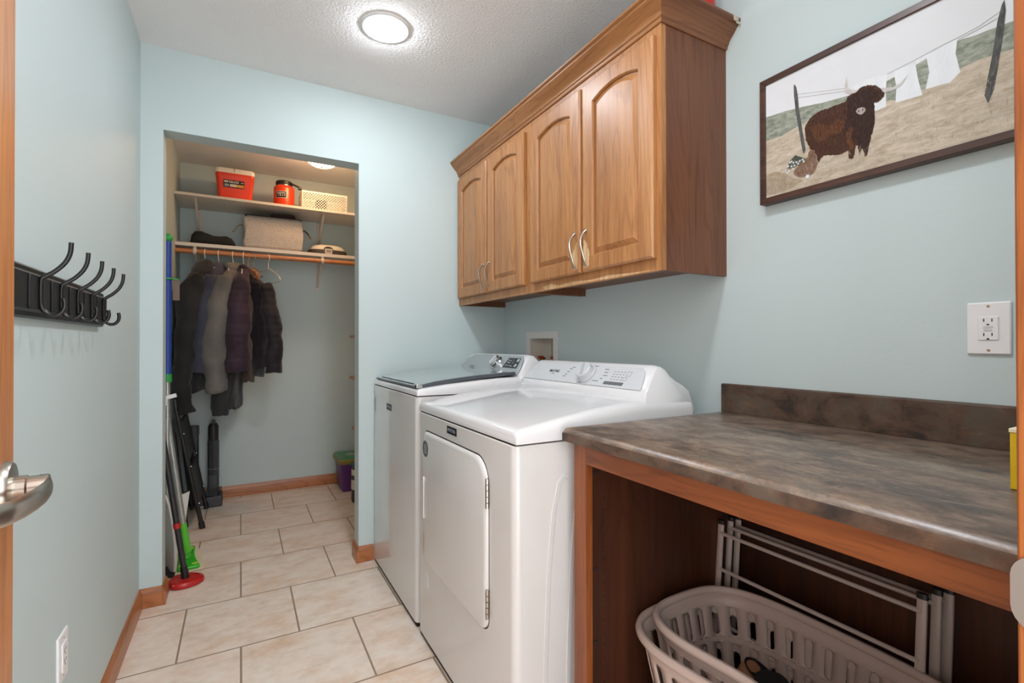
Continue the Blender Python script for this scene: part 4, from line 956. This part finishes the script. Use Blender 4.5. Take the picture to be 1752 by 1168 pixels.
def black_pouch():
    t = thing('black_pouch', (-.165, 4.0, 1.817), 'soft black bean-shaped pouch at the left of the lower closet shelf', 'pouch')
    b = B(); rings = []
    prof = [(0, .030, .025), (.03, .072, .05), (.10, .096, .06), (.22, .100, .065), (.36, .088, .062), (.50, .074, .058), (.64, .074, .058), (.78, .080, .06), (.90, .066, .055), (.97, .042, .04), (1, .02, .02)]
    for u, h, w in prof:
        x = -.300+.272*u; rings.append([(x, 4.0 + w*math.cos(a), 1.8175+h*.5+h*.5*(1 if math.sin(a) > 0 else -1)*abs(math.sin(a))**.75) for a in [2*PI*k/20 for k in range(20)]])
    b.loft(rings); mk('pouch_body', b, plain('black_neoprene', '#131315', .75, bumps=(40, .3, .01)), t)
    b = B(); b.tube([(-.302, 3.985, 1.83), (-.308, 3.97, 1.86), (-.303, 3.965, 1.885)], .003, 6); mk('zip_pull', b, plain('zip_grey', '#A8A49E', .5), t)
black_pouch()
def lidded_case():
    cx = .592; t = thing('lidded_case', (cx, 4.03, 1.817), 'low dark case with pale lid and grey latch at the right of the lower shelf', 'case')
    def ov(sx, sy, z, p=3): return [(cx+sx*(1 if math.cos(a) > 0 else -1)*abs(math.cos(a))**(2/p), 4.03+sy*(1 if math.sin(a) > 0 else -1)*abs(math.sin(a))**(2/p), z) for a in [2*PI*k/40 for k in range(40)]]
    b = B(); b.loft([ov(.132, .09, 1.8175), ov(.142, .1, 1.822), ov(.143, .1, 1.850), ov(.138, .097, 1.856)]); mk('case_base', b, plain('case_dark', '#3A302C', .55), t)
    b = B(); b.loft([ov(.128, .094, 1.856), ov(.126, .092, 1.870), ov(.112, .085, 1.886), ov(.08, .07, 1.896), ov(.03, .03, 1.899)]); mk('case_lid', b, plain('case_lid', '#D6CFC0', .45, var=.02), t)
    b = B(); b.box(cx-.032, cx+.022, 3.922, 3.934, 1.822, 1.862); lt = mk('latch', b, plain('latch_light', '#C4BAB0', .35, var=.02), t, bevel=.003)
    b = B(); b.prism([(cx-.005+.034*math.cos(a), 3.934, 1.858+.022*math.sin(a)) for a in [PI*k/12 for k in range(13)]], (0, .012, 0)); mk('latch_shade', b, MATS['case_dark'], lt)
    b = B(); b.box(cx-.022, cx+.012, 3.9205, 3.923, 1.834, 1.852); mk('latch_window', b, plain('latch_grey', '#8E8A88', .3), lt)
lidded_case()

# ---------------------------------------------------------------- hangers and clothes on the rod
M_hang = plain('hanger_white', '#D9D2C6', .35, var=.01); M_hangt = plain('hanger_tan', '#C58A5C', .45); M_hangg = plain('hanger_grey', '#8F8A84', .35)
def hanger(x, rz, mat, label, wide=.120, drop=.160, group='hangers on the closet rod'):
    t = thing('coat_hanger', (x, RY, RZ), label, 'hanger', group); t.rotation_euler = (0, 0, rz)
    o = Vector((x, RY, RZ)); L = lambda u, w, z: o + Vector((w, u, z))
    b = B(); r = .0185
    pts = [L(r*math.cos(a), 0, r*math.sin(a)) for a in [math.radians(q) for q in range(-20, 181, 20)]]
    pts += [L(-r, 0, -.012), L(-.012, 0, -.030), L(0, 0, -.045), L(0, 0, -.085)]
    b.tube(pts, .0030, 8); mk('hook', b, mat, t)
    b = B(); pts = [L(-wide, 0, -drop+.012), L(-wide+.02, 0, -drop+.040), L(-.09, 0, -.120), L(-.02, 0, -.088), L(.02, 0, -.088), L(.09, 0, -.120), L(wide-.02, 0, -drop+.040), L(wide, 0, -drop+.012), L(wide-.012, 0, -drop), L(-wide+.012, 0, -drop), L(-wide, 0, -drop+.012)]
    b.tube(pts, .0038, 8, (False, False))
    for s in (-1, 1): b.tube([L(s*.105, 0, -.127), L(s*.112, 0, -.113), L(s*.122, 0, -.118)], .003, 6)
    mk('shoulder_bar', b, mat, t); return t
def fabric(name, col, kind='plain', rough=.85):
    m, nt, bs = newmat(name); c = lin(col); d = tuple(q*.72 for q in c[:3])+(1,)
    f = noise(nt, coords(nt, (8, 8, 4)), 1, 3, .5, .3); nt.links.new(ramp(nt, f, [(.3, d), (.7, c)]), bs.inputs['Base Color']); bs.inputs['Roughness'].default_value = rough; bs.inputs['Sheen Weight'].default_value = .15
    if kind == 'quilt':
        w = N(nt, 'ShaderNodeTexWave'); w.wave_type = 'BANDS'; w.bands_direction = 'Z'; w.inputs['Scale'].default_value = 7.0; w.inputs['Distortion'].default_value = 1.2; w.inputs['Detail'].default_value = 1
        nt.links.new(coords(nt), w.inputs['Vector']); bump(nt, bs, w.outputs['Fac'], .45, .004)
    else: bump(nt, bs, noise(nt, coords(nt, (10, 10, 5)), 1, 2, .5, .3), .25, .02)
    return m
WRINK = bpy.data.textures.new('wrinkles', 'CLOUDS'); WRINK.noise_scale = .11; WRINK.noise_depth = 3
def wrinkle(o, st):
    a = o.modifiers.new('smooth', 'SUBSURF'); a.levels = 1; a.render_levels = 1
    d = o.modifiers.new('wrinkle', 'DISPLACE'); d.texture = WRINK; d.strength = st; d.mid_level = .5; d.texture_coords = 'LOCAL'
def garment(kind, x, rz, top, hem, half, thick, mat, label, cat, sleeves=(), collar=None, cmat=None, lean=0, wave=.010, hood=False, cuff=None, yoff=0, seed=1, open_=None):
    t = thing(kind, (x, RY, RZ), label, cat, 'clothes hanging on the closet rod'); t.rotation_euler = (0, 0, rz)
    o = Vector((x, RY, RZ)); random.seed(seed); ph = [random.uniform(0, 6) for _ in range(6)]
    b = B(); rings = []; n = 36; zs = []
    st = [(top, .050, .030), (top-.02, .060, .036), (top-.045, .100, .040), (top-.075, half*.86, .044), (top-.11, half, .05)]
    m = 14
    for k in range(1, m+1): st.append((top-.11+(hem-top+.11)*k/m, half*(1+.06*math.sin(k*.9+ph[0])), .05+(thick-.05)*min(1, k/5)))
    for i, (z, hy_, tx) in enumerate(st):
        fall = max(0, (top-.11-z)/(top-hem)); ring = []
        for k in range(n):
            a = 2*PI*k/n; c, q = math.cos(a), math.sin(a)
            fold = wave*fall*(math.sin(5*a+ph[1]+z*3)+.6*math.sin(9*a+ph[2]-z*5))
            xx = (tx+fold)*c*abs(c)**-.15 if abs(c) > .05 else (tx+fold)*c
            yy = (hy_+fold)*(1 if q > 0 else -1)*abs(q)**.8
            zz = z + (.010*math.sin(3*a+ph[3])*fall if i == len(st)-1 else 0)
            ring.append(o + Vector((xx + lean*fall, yy + yoff, zz)))
        rings.append(ring)
    rings.append([p + Vector((0, 0, -.003)) for p in rings[-1]]); rings.append([Vector(((p.x-o.x)*.85+o.x, (p.y-o.y)*.93+o.y, p.z)) for p in rings[-1]])
    b.loft(rings, (True, True)); body = mk('garment_body', b, mat, t, ang=80); wrinkle(body, .035)
    for (pts, sm) in sleeves:
        b = B(); P = [o + Vector(p[:3]) for p in pts]; rr = [(p[3], p[3]*(p[4] if len(p) > 4 else 1)) for p in pts]
        # smooth resample
        Q = []; RR = []
        for i in range(len(P)-1):
            for k in range(4):
                u = k/4; Q.append(P[i].lerp(P[i+1], u)); w = 1+.07*math.sin(i*4+k*1.7+seed); RR.append(((rr[i][0]*(1-u)+rr[i+1][0]*u)*w, (rr[i][1]*(1-u)+rr[i+1][1]*u)*w))
        Q.append(P[-1]); RR.append(rr[-1]); dq = (Q[-1]-Q[-2]).normalized(); Q.append(Q[-1]+dq*.003); RR.append(rr[-1]); Q.append(Q[-1]+dq*.0005); RR.append((rr[-1][0]*.8, rr[-1][1]*.8)); b.tube(Q, RR, 16); wrinkle(mk('sleeve', b, sm or mat, t, ang=80), .05)
    if collar:
        b = B(); rg = []
        for (z, ry, rx, cy_) in collar: rg.append([o + Vector((rx*math.cos(a), cy_+ry*math.sin(a)*(1+.1*math.sin(3*a+seed)), z+.010*math.sin(a*2+seed))) for a in [2*PI*k/20 for k in range(20)]])
        b.loft(rg, (True, True)); wrinkle(mk('hood' if hood else 'collar', b, cmat or mat, t, ang=80), .03)
    if cuff:
        b = B(); b.tube([o+Vector(cuff[0]), o+Vector(cuff[1])], [(cuff[2], cuff[2])]*2, 14); mk('cuff', b, cuff[3], t)
    return t
hxs = [-.209, -.131, -.044, .018, .047, .082, .174]
hanger(hxs[0], math.radians(-10), M_hang, 'white hanger carrying the black hooded coat, leftmost on the rod')
hanger(hxs[1], math.radians(-10), M_hang, 'white hanger carrying the slate-blue hooded jacket')
hanger(hxs[2], math.radians(-14), M_hang, 'white hanger carrying the light grey jacket')
hanger(hxs[3], math.radians(-5), M_hang, 'white hanger carrying the plum quilted jacket')
hanger(hxs[4], math.radians(26), M_hangt, 'tan hanger inside the dark plum quilted jacket')
hanger(hxs[5], math.radians(26), M_hangg, 'thin grey hanger just right of the tan hanger')
hanger(hxs[6], math.radians(24), M_hang, 'empty white hanger at the right end of the clothes', .17, .19)
M_gblack = fabric('coat_black', '#1A1A1B'); M_gslate = fabric('jacket_slate', '#3D3D4E'); M_ggrey = fabric('jacket_grey', '#6F6A65'); M_gplum = fabric('jacket_plum', '#331C2E', 'quilt', .75); M_gdplum = fabric('jacket_dark_plum', '#1C1019', 'quilt', .75)
M_gchar = fabric('shirt_charcoal', '#2F2F31'); M_gbrown = fabric('shirt_brown', '#6A5346'); M_gteal = fabric('shirt_blue_grey', '#5C6468')
garment('hooded_coat', hxs[0], math.radians(-10), -.075, -.93, .215, .050, M_gblack, 'long black hooded coat hanging at the left end of the rod', 'coat',
        sleeves=[([(-.0, -.185, -.165, .045), (-.035, -.205, -.30, .068), (-.055, -.215, -.50, .070, .9), (-.060, -.215, -.70, .062, .9), (-.085, -.215, -.86, .056), (-.060, -.210, -1.0, .048), (-.045, -.21, -1.06, .044)], None), ([(0, .185, -.165, .045), (.0, .20, -.32, .06), (-.01, .20, -.6, .055), (-.02, .2, -.8, .05)], None)],
        collar=[(-.20, .06, .03, -.14), (-.17, .11, .055, -.10), (-.13, .115, .065, -.05), (-.09, .085, .055, -.01), (-.055, .05, .035, .0)], hood=True, seed=3, lean=-.02)
garment('hooded_jacket', hxs[1], math.radians(-10), -.085, -.80, .20, .040, M_gslate, 'slate-blue hooded jacket with lace-trimmed hem between the black coat and grey jacket', 'jacket',
        sleeves=[([(0, -.17, -.165, .042), (-.025, -.185, -.30, .055), (-.05, -.19, -.50, .055), (-.06, -.19, -.66, .052), (-.07, -.19, -.80, .050)], None), ([(0, .17, -.165, .042), (.0, .19, -.4, .05), (0, .19, -.65, .045)], None)],
        collar=[(-.30, .04, .02, -.15), (-.22, .075, .045, -.12), (-.15, .085, .055, -.07), (-.10, .06, .045, -.01), (-.07, .045, .03, .0)], hood=True, seed=5, lean=-.05)
garment('grey_jacket', hxs[2], math.radians(-14), -.085, -.90, .215, .046, M_ggrey, 'light grey jacket with long sleeve hanging between slate-blue and plum jackets', 'jacket',
        sleeves=[([(0, -.19, -.165, .042), (-.02, -.205, -.30, .060, 1.1), (-.045, -.21, -.50, .070, 1.1), (-.06, -.21, -.70, .074, 1.1), (-.045, -.205, -.83, .070, 1.0), (-.035, -.205, -.93, .062, 1.0)], None), ([(0, .19, -.165, .042), (0, .2, -.4, .055), (0, .2, -.7, .05)], None)],
        collar=[(-.12, .07, .045, -.03), (-.09, .065, .045, -.01), (-.065, .05, .035, 0)], seed=7, lean=-.03)
garment('charcoal_shirt', -.010, math.radians(-10), -.125, -1.06, .185, .034, M_gchar, 'charcoal garment whose long hem shows below the light grey jacket', 'shirt',
        sleeves=[([(0, -.15, -.19, .034), (-.02, -.17, -.5, .05), (-.06, -.17, -.80, .05), (-.07, -.17, -.97, .055), (-.075, -.17, -1.09, .045)], None)], seed=9, lean=-.035)
garment('plum_quilted_jacket', hxs[3], math.radians(-5), -.090, -.79, .21, .042, M_gplum, 'plum quilted puffer jacket between the light grey and dark plum jackets', 'jacket',
        sleeves=[([(0, -.18, -.165, .042), (-.012, -.20, -.30, .060, 1.1), (-.018, -.21, -.50, .068, 1.1), (-.02, -.21, -.68, .068, 1.1), (-.02, -.205, -.80, .062, 1.1)], M_gplum), ([(0, .18, -.165, .042), (0, .2, -.4, .055), (0, .2, -.7, .05)], M_gplum)],
        collar=[(-.12, .065, .04, -.01), (-.075, .06, .036, 0)], seed=11, wave=.006)
garment('dark_plum_jacket', hxs[4]+.018, math.radians(26), -.125, -.78, .20, .042, M_gdplum, 'darker plum quilted jacket with tan lined collar, rightmost of the coats', 'jacket',
        sleeves=[([(.0, -.18, -.205, .036), (.018, -.20, -.32, .050), (.04, -.21, -.48, .056), (.05, -.21, -.66, .056), (.05, -.21, -.82, .056)], M_gdplum), ([(0, .18, -.205, .036), (0, .2, -.4, .05), (0, .2, -.7, .045)], M_gdplum)],
        collar=[(-.20, .025, .012, -.10), (-.16, .06, .025, -.07), (-.125, .06, .028, -.03), (-.10, .045, .022, -.01)], cmat=fabric('tan_lining', '#A8704E'), seed=13, wave=.006)
garment('brown_print_shirt', hxs[5]-.03, math.radians(8), -.20, -.88, .17, .03, M_gbrown, 'brown patterned shirt whose hem shows below the plum jacket', 'shirt', seed=15, yoff=.06)
garment('blue_grey_shirt', hxs[5]+.012, math.radians(22), -.20, -.845, .17, .03, M_gteal, 'blue-grey shirt whose hem shows below the dark plum jacket', 'shirt', seed=17, yoff=.06)

# ---------------------------------------------------------------- cleaning things in the left corner of the closet
M_alu = plain('satin_aluminium', '#B5B8B6', .3, .6, var=.03)
def pole(b, p0, p1, r): b.tube([p0, p1], r, 14); return b
t = thing('blue_mop_pole', (-.318, 2.985, 0), 'tall blue-sleeved mop pole with green ball end standing by the left wall', 'pole')
A_ = Vector((-.318, 2.97, .012)); C_ = Vector((-.321, 3.0, 1.665)); d = C_-A_; PT = lambda z: A_ + d*((z-A_.z)/d.z)
b = B(); pole(b, PT(.03), PT(.955), .0105); mk('shaft', b, M_alu, t)
b = B(); pole(b, PT(.98), PT(1.655), .0165); mk('sleeve_tube', b, plain('mop_blue', '#1F4296', .4), t, label='blue sleeve tube')
b = B(); pole(b, PT(.945), PT(.985), .0195); mk('collar', b, plain('mop_green', '#2E9A45', .4), t, label='green collar')
b = B(); b.lathe([(.002, -.024), (.014, -.019), (.0215, -.008), (.0225, 0), (.0205, .010), (.013, .019), (.003, .023)], PT(1.672), d, 24); mk('ball_end', b, MATS['mop_green'], t, label='green ball end')
b = B(); b.lathe([(.023, -.004), (.024, 0), (.023, .004)], PT(1.465), d, 24); b.obox(PT(1.465)+Vector((.032, 0, 0)), ((1, 0, 0), (0, 1, 0), (0, 0, 1)), (.014, .009, .003)); rg = mk('clip_ring', b, MATS['mop_green'], t)
b = B(); b.obox(PT(1.41)+Vector((.036, .004, 0)), ((1, 0, 0), (0, 1, 0), (0, 0, 1)), (.014, .006, .052)); mk('hang_tag', b, plain('tag_brown', '#6E5D52', .5), rg)
b = B(); b.prism([PT(.012)+Vector((x, y, -.012)) for x, y in rrect(-.035, .04, -.09, .09, .02, 4)], (0, 0, .02)); mk('mop_base', b, M_black, t)
b = B(); b.obox(PT(.87)+Vector((.004, -.014, 0)), ((1, 0, .25), (0, 1, 0), (-.25, 0, 1)), (.036, .012, .009)); b.obox(PT(.86)+Vector((-.012, -.016, -.012)), ((1, 0, 0), (0, 1, 0), (0, 0, 1)), (.014, .012, .018)); mk('white_clamp', b, M_white, t, label='white plastic hook clamp')
t = thing('green_floor_mop', (-.235, 3.03, 0), 'lime green flat floor mop with an aluminium handle beside the red mop head', 'mop')
h0, h1 = Vector((-.238, 3.03, .06)), Vector((-.330, 2.99, .835)); d = h1-h0
b = B(); pole(b, h0+d*.19, h1, .0135); mk('handle_tube', b, M_alu, t)
b = B(); b.tube([h0, h0+d*.10, h0+d*.20], [.019, .018, .016], 14); mk('handle_socket', b, plain('lime_light', '#5CC238', .4), t)
ha = math.radians(98); ux = Vector((math.cos(ha), math.sin(ha), 0)); uy = Vector((-math.sin(ha), math.cos(ha), 0)); hc = Vector((-.243, 3.06, 0))
def hpt(u, v, z): return hc + ux*u + uy*v + Vector((0, 0, z))
b = B(); b.prism([hpt(u, v, .003) for u, v in rrect(-.155, .155, -.066, .066, .008, 3)], (0, 0, .007)); mk('cloth_pad', b, plain('pad_cream', '#D9CFAE', .9, bumps=(200, .3, .003)), t)
b = B(); out = []
for u, v in [(-.145, -.048), (-.06, -.040), (0, -.037), (.06, -.040), (.145, -.048), (.15, -.03), (.15, .03), (.145, .048), (.06, .040), (0, .037), (-.06, .040), (-.145, .048), (-.15, .03), (-.15, -.03)]: out.append(hpt(u, v, .010))
b.prism(out, (0, 0, .016)); hd = mk('mop_head', b, plain('mop_lime', '#33B42A', .25, var=.03), t, bevel=.005)
for u in (-.115, .115):
    for v in (-.028, .028):
        b = B(); b.lathe([(.014, 0), (.013, .002), (.004, .003)], hpt(u, v, .026), (0, 0, 1), 14); mk('grip_hole', b, plain('lime_yellow', '#9ADB3C', .4), hd)
b = B(); b.tube([hpt(-.03, 0, .026), hpt(-.018, 0, .052), hpt(.018, 0, .052), hpt(.03, 0, .026)], .008, 10); b.lathe([(.02, 0), (.018, .018)], hpt(0, 0, .026), (0, 0, 1), 16); mk('swivel_joint', b, MATS['lime_light'], hd)
t = thing('red_floor_mop', (-.225, 2.79, 0), 'black-handled mop with a red pointed oval head by the wall corner', 'mop')
b = B(); out = []
for k in range(40):
    a = 2*PI*k/40; c, q = math.cos(a), math.sin(a); x = -.222+.073*(1 if c > 0 else -1)*abs(c)**.9; y = 2.782+.064*q*(1-.18*c)
    out.append((x, y))
sc = lambda s, z: [(-.222+(x+.222)*s, 2.782+(y-2.782)*s, z) for x, y in out]
b.loft([sc(.97, .002), sc(1, .006), sc(1, .018), sc(.93, .026), sc(.78, .028), sc(.74, .024), sc(.3, .026)]); hd = mk('mop_head', b, plain('mop_red', '#B4201F', .3, var=.03), t, ang=40)
h0, h1 = Vector((-.226, 2.79, .026)), Vector((-.3145, 2.775, .70)); d = h1-h0
b = B(); b.tube([h0, h0+d*.08], [.017, .0145], 14); mk('swivel_joint', b, M_black, hd)
b = B(); pole(b, h0+d*.06, h0+d*1.62, .0125); hn = mk('handle', b, plain('handle_charcoal', '#2B2B2D', .4), t)
b = B(); pole(b, h0+d*.36, h0+d*.395, .0155); pole(b, h0+d*1.0, h0+d*1.07, .0150); mk('red_band', b, MATS['mop_red'], hn, label='red plastic band')
b = B(); b.obox((-.26, 2.7285, .0225), ((1, .1, 0), (-.1, 1, 0), (0, 0, 1)), (.010, .003, .0005)); mk('printed_mark', b, MATS['print_white'], hd)
def dustpan():
    t = thing('dustpan', (-.315, 2.86, .0), 'white upright dustpan leaning behind the red and green mops', 'dustpan'); M = plain('dustpan_white', '#DCDAD5', .35, var=.01)
    b = B(); pts = [(-.062, .055), (-.03, .022), (.0, .016), (.03, .03), (.052, .09), (.062, .17), (.058, .25), (.03, .36), (-.01, .40), (-.05, .40), (-.062, .3)]
    ax = Vector((.42, -.9, 0)).normalized(); nn = Vector((.9, .42, 0)).normalized(); O = Vector((-.318, 2.89, 0))
    q = lambda u, z, h=0: O + ax*u*1.0 + nn*(h + .03*(1-z/.4)) + Vector((0, 0, z))
    b.prism([q(u, z) for u, z in pts], nn*.012); pan = mk('pan', b, M, t, bevel=.004)
    b = B()
    for k in range(12): z = .26+.011*k; b.obox(q(-.01, z, .0125), (ax, nn, (0, 0, 1)), (.040, .002, .002))
    mk('comb_ribs', b, plain('dustpan_rib', '#C9C7C2', .4), pan)
    b = B(); b.prism([q(u, z, .012) for u, z in [(-.055, .06), (-.02, .03), (.02, .036), (.045, .09), (.05, .15), (.02, .20), (-.055, .23)]], nn*.006); mk('scoop_lip', b, plain('scoop_white', '#E6E5E1', .3, var=.01), pan, bevel=.003)
    b = B(); b.tube([q(-.03, .40), q(-.04, .52, .0), q(-.045, .62)], .011, 12); mk('pan_handle', b, plain('pan_green', '#1F7A3A', .4), t, label='green handle')
dustpan()
b = B(); b.prism([(-.283, 3.13, .33), (-.236, 3.14, .345), (-.262, 3.135, .12), (-.285, 3.13, .005), (-.30, 3.13, .005)], (.0, .006, 0)); mk('white_board', b, plain('board_white', '#CFCBC4', .5), label='small white angled panel behind the aluminium mop handle', cat='panel')
def step_ladder():
    t = thing('step_stool', (-.25, 3.78, 0), 'folded black two-step ladder leaning against the left closet wall', 'ladder'); M = plain('ladder_black', '#1D1D1F', .4); MT = plain('tread_black', '#161617', .6, bumps=(160, .4, .003))
    yn, yf = 3.57, 3.985
    foot = lambda y: Vector((-.205, y, .014)); topp = lambda y: Vector((-.338, y, .735))
    for y in (yn, yf):
        b = B(); b.tube([foot(y), topp(y)], .0125, 12); lg = mk('front_leg', b, M, t)
        b = B(); b.tube([foot(y)-Vector((-.003, 0, .014)), foot(y)+Vector((-.004, 0, .026))], .0165, 12); mk('rubber_foot', b, M_black, lg)
        b = B(); b.tube([Vector((-.285, y+.02*(1 if y == yn else -1), .014)), Vector((-.352, y+.02*(1 if y == yn else -1), .60))], .0105, 12); rl = mk('rear_leg', b, M, t)
        d = topp(y)-foot(y)
        for u in (.2, .52, .80): b = B(); b.lathe([(.005, 0), (.004, .003)], foot(y)+d*u+Vector((.012, -.004, 0)), (1, -.3, 0), 10); mk('rivet', b, M_chrome, lg, label='bright metal rivet')
    b = B(); b.tube([topp(yn), topp(yn)+Vector((-.008, .01, .06)), Vector((-.350, yn+.05, .815)), Vector((-.350, yf-.05, .815)), topp(yf)+Vector((-.008, -.01, .06)), topp(yf)], .0115, 12); mk('top_handle', b, M, t)
    for z0_, z1_ in ((.42, .66), (.13, .37)):
        d = topp(yn)-foot(yn); P0 = lambda y, z: foot(y)+d*((z-.014)/d.z)+Vector((.009, 0, 0))
        b = B(); b.hexa([P0(yn+.02, z0_), P0(yf-.02, z0_), P0(yf-.02, z0_)+Vector((-.018, 0, 0)), P0(yn+.02, z0_)+Vector((-.018, 0, 0)), P0(yn+.02, z1_), P0(yf-.02, z1_), P0(yf-.02, z1_)+Vector((-.018, 0, 0)), P0(yn+.02, z1_)+Vector((-.018, 0, 0))]); mk('tread', b, MT, t, bevel=.006)
step_ladder()
def floor_tool():
    cx, cy = -.165, 4.06; t = thing('upright_floor_cleaner', (cx, cy, 0), 'dark grey upright floor cleaner in its dock against the back closet wall', 'cleaner'); M = plain('cleaner_grey', '#3E4045', .45); MD = plain('cleaner_dark', '#2A2B2F', .5)
    b = B(); b.box(-.262, -.108, 3.985, 4.13, .002, .075); dk = mk('dock', b, M, t, bevel=.008)
    text('dock_lettering', 'BISSELL', .016, MATS['print_white'], dk, (-.215, 3.9845, .012), (1, 0, 0), (0, 0, 1))
    b = B()
    for k in range(5): b.tube([(-.25, 4.0, .078+.01*k), (-.2, 3.992, .085+.008*k), (-.14, 4.0, .08+.012*k), (-.115, 4.05, .082+.01*k)], .0035, 6)
    mk('coiled_cord', b, M_black, dk)
    b = B(); b.loft([[(cx+x, cy+y, z) for x, y in rrect(-.034, .034, -.034, .034, .014, 4)] for z in (.075, .20, .215)]); mk('lower_body', b, M, t)
    b = B(); pts = []
    for k in range(32): a = 2*PI*k/32; r = .033+.002*math.cos(8*a); pts.append((r*math.cos(a), r*math.sin(a)))
    b.loft([[(cx+x, cy+y, z) for x, y in pts] for z in (.215, .45, .455)]); mk('fluted_body', b, M, t)
    b = B(); b.lathe([(.0345, .255), (.0345, .258)], (cx, cy, 0)); mk('light_band', b, plain('band_grey', '#8B8D90', .3), t)
    b = B(); b.lathe([(.030, .455), (.032, .475), (.032, .555), (.022, .575)], (cx, cy, 0)); b.box(cx-.012, cx+.012, cy-.02, cy+.02, .57, .60); mk('motor_head', b, MD, t)
floor_tool()
t = thing('narrow_floor_tool', (-.285, 4.11, 0), 'slim black floor tool standing upright behind the step ladder', 'cleaner')
b = B(); b.loft([[(-.285+x, 4.11+y, z) for x, y in rrect(-.03*s, .03*s, -.035*s, .035*s, .01, 4)] for z, s in ((.001, 1.1), (.10, 1), (.50, .95), (.56, .8))]); mk('tool_body', b, plain('tool_black', '#232427', .5), t)
b = B(); b.box(-.262, -.252, 4.07, 4.11, .50, .56); mk('tool_clip', b, M_black, t)

def purple_tub():
    t = thing('purple_tub', (.80, 4.03, 0), 'purple plastic tub with a green lid in the far right corner of the closet', 'tub')
    def q(e, z, r=.02): return [(x, y, z) for x, y in rrect(.690-e, .90+e, 3.905-e, 4.135+e, r, 4)]
    b = B(); b.loft([q(0, .001), q(.004, .03), q(.022, .225)]); mk('tub_body', b, plain('tub_purple', '#5A2A6C', .4), t, ang=40)
    b = B(); b.loft([q(.024, .213), q(.034, .218), q(.036, .245), q(.030, .252)]); rim = mk('tub_rim', b, plain('rim_olive', '#8A7A34', .4), t, ang=40)
    b = B(); b.loft([q(.027, .252), q(.024, .262), q(-.02, .266)]); lid = mk('tub_lid', b, plain('lid_green', '#3F8A5C', .3), t, ang=40)
    b = B(); b.lathe([(.055, 0), (.05, .003)], (.79, 4.01, .266), (0, 0, 1), 24); mk('lid_print', b, plain('lid_print', '#9DAA9A', .5), lid)
    b = B(); b.prism([(.76, 4.0, .2692), (.80, 3.985, .2692), (.835, 4.01, .2692), (.80, 4.003, .2692)], (0, 0, .0006)); mk('lid_mark', b, plain('lid_red', '#8E2A26', .5), lid)
    b = B(); b.box(.735, .80, 3.866, 3.874, .205, .226); mk('rim_latch', b, plain('latch_green', '#2F6A45', .4), rim, bevel=.004)
purple_tub()
def bottle():
    cx, cy = .775, 3.63; t = thing('navy_bottle', (cx, cy, 0), 'large navy bottle with a cream label beside the purple tub, half behind the wall edge', 'bottle'); M = plain('bottle_navy', '#1A1E33', .35)
    b = B(); b.lathe([(.066, .001), (.074, .008), (.076, .03), (.074, .10), (.072, .22), (.066, .27), (.045, .32), (.028, .35), (.026, .37)], (cx, cy, 0)); mk('bottle_body', b, M, t)
    b = B(); b.lathe([(.0755, .095), (.0765, .097), (.0745, .235), (.0725, .237)], (cx, cy, 0), cap=(False, False)); lb = mk('paper_label', b, plain('label_cream', '#D8CDBC', .6), t)
    b = B(); b.lathe([(.0768, .165), (.077, .167), (.0762, .195), (.0757, .197)], (cx, cy, 0), cap=(False, False)); mk('label_picture', b, plain('label_dark', '#3E3A38', .6), lb)
    b = B(); b.lathe([(.028, .365), (.03, .37), (.03, .405), (.022, .415)], (cx, cy, 0)); b.obox((cx-.035, cy, .36), ((1, 0, .6), (0, 1, 0), (-.6, 0, 1)), (.018, .014, .008)); mk('trigger_cap', b, M_black, t)
bottle()
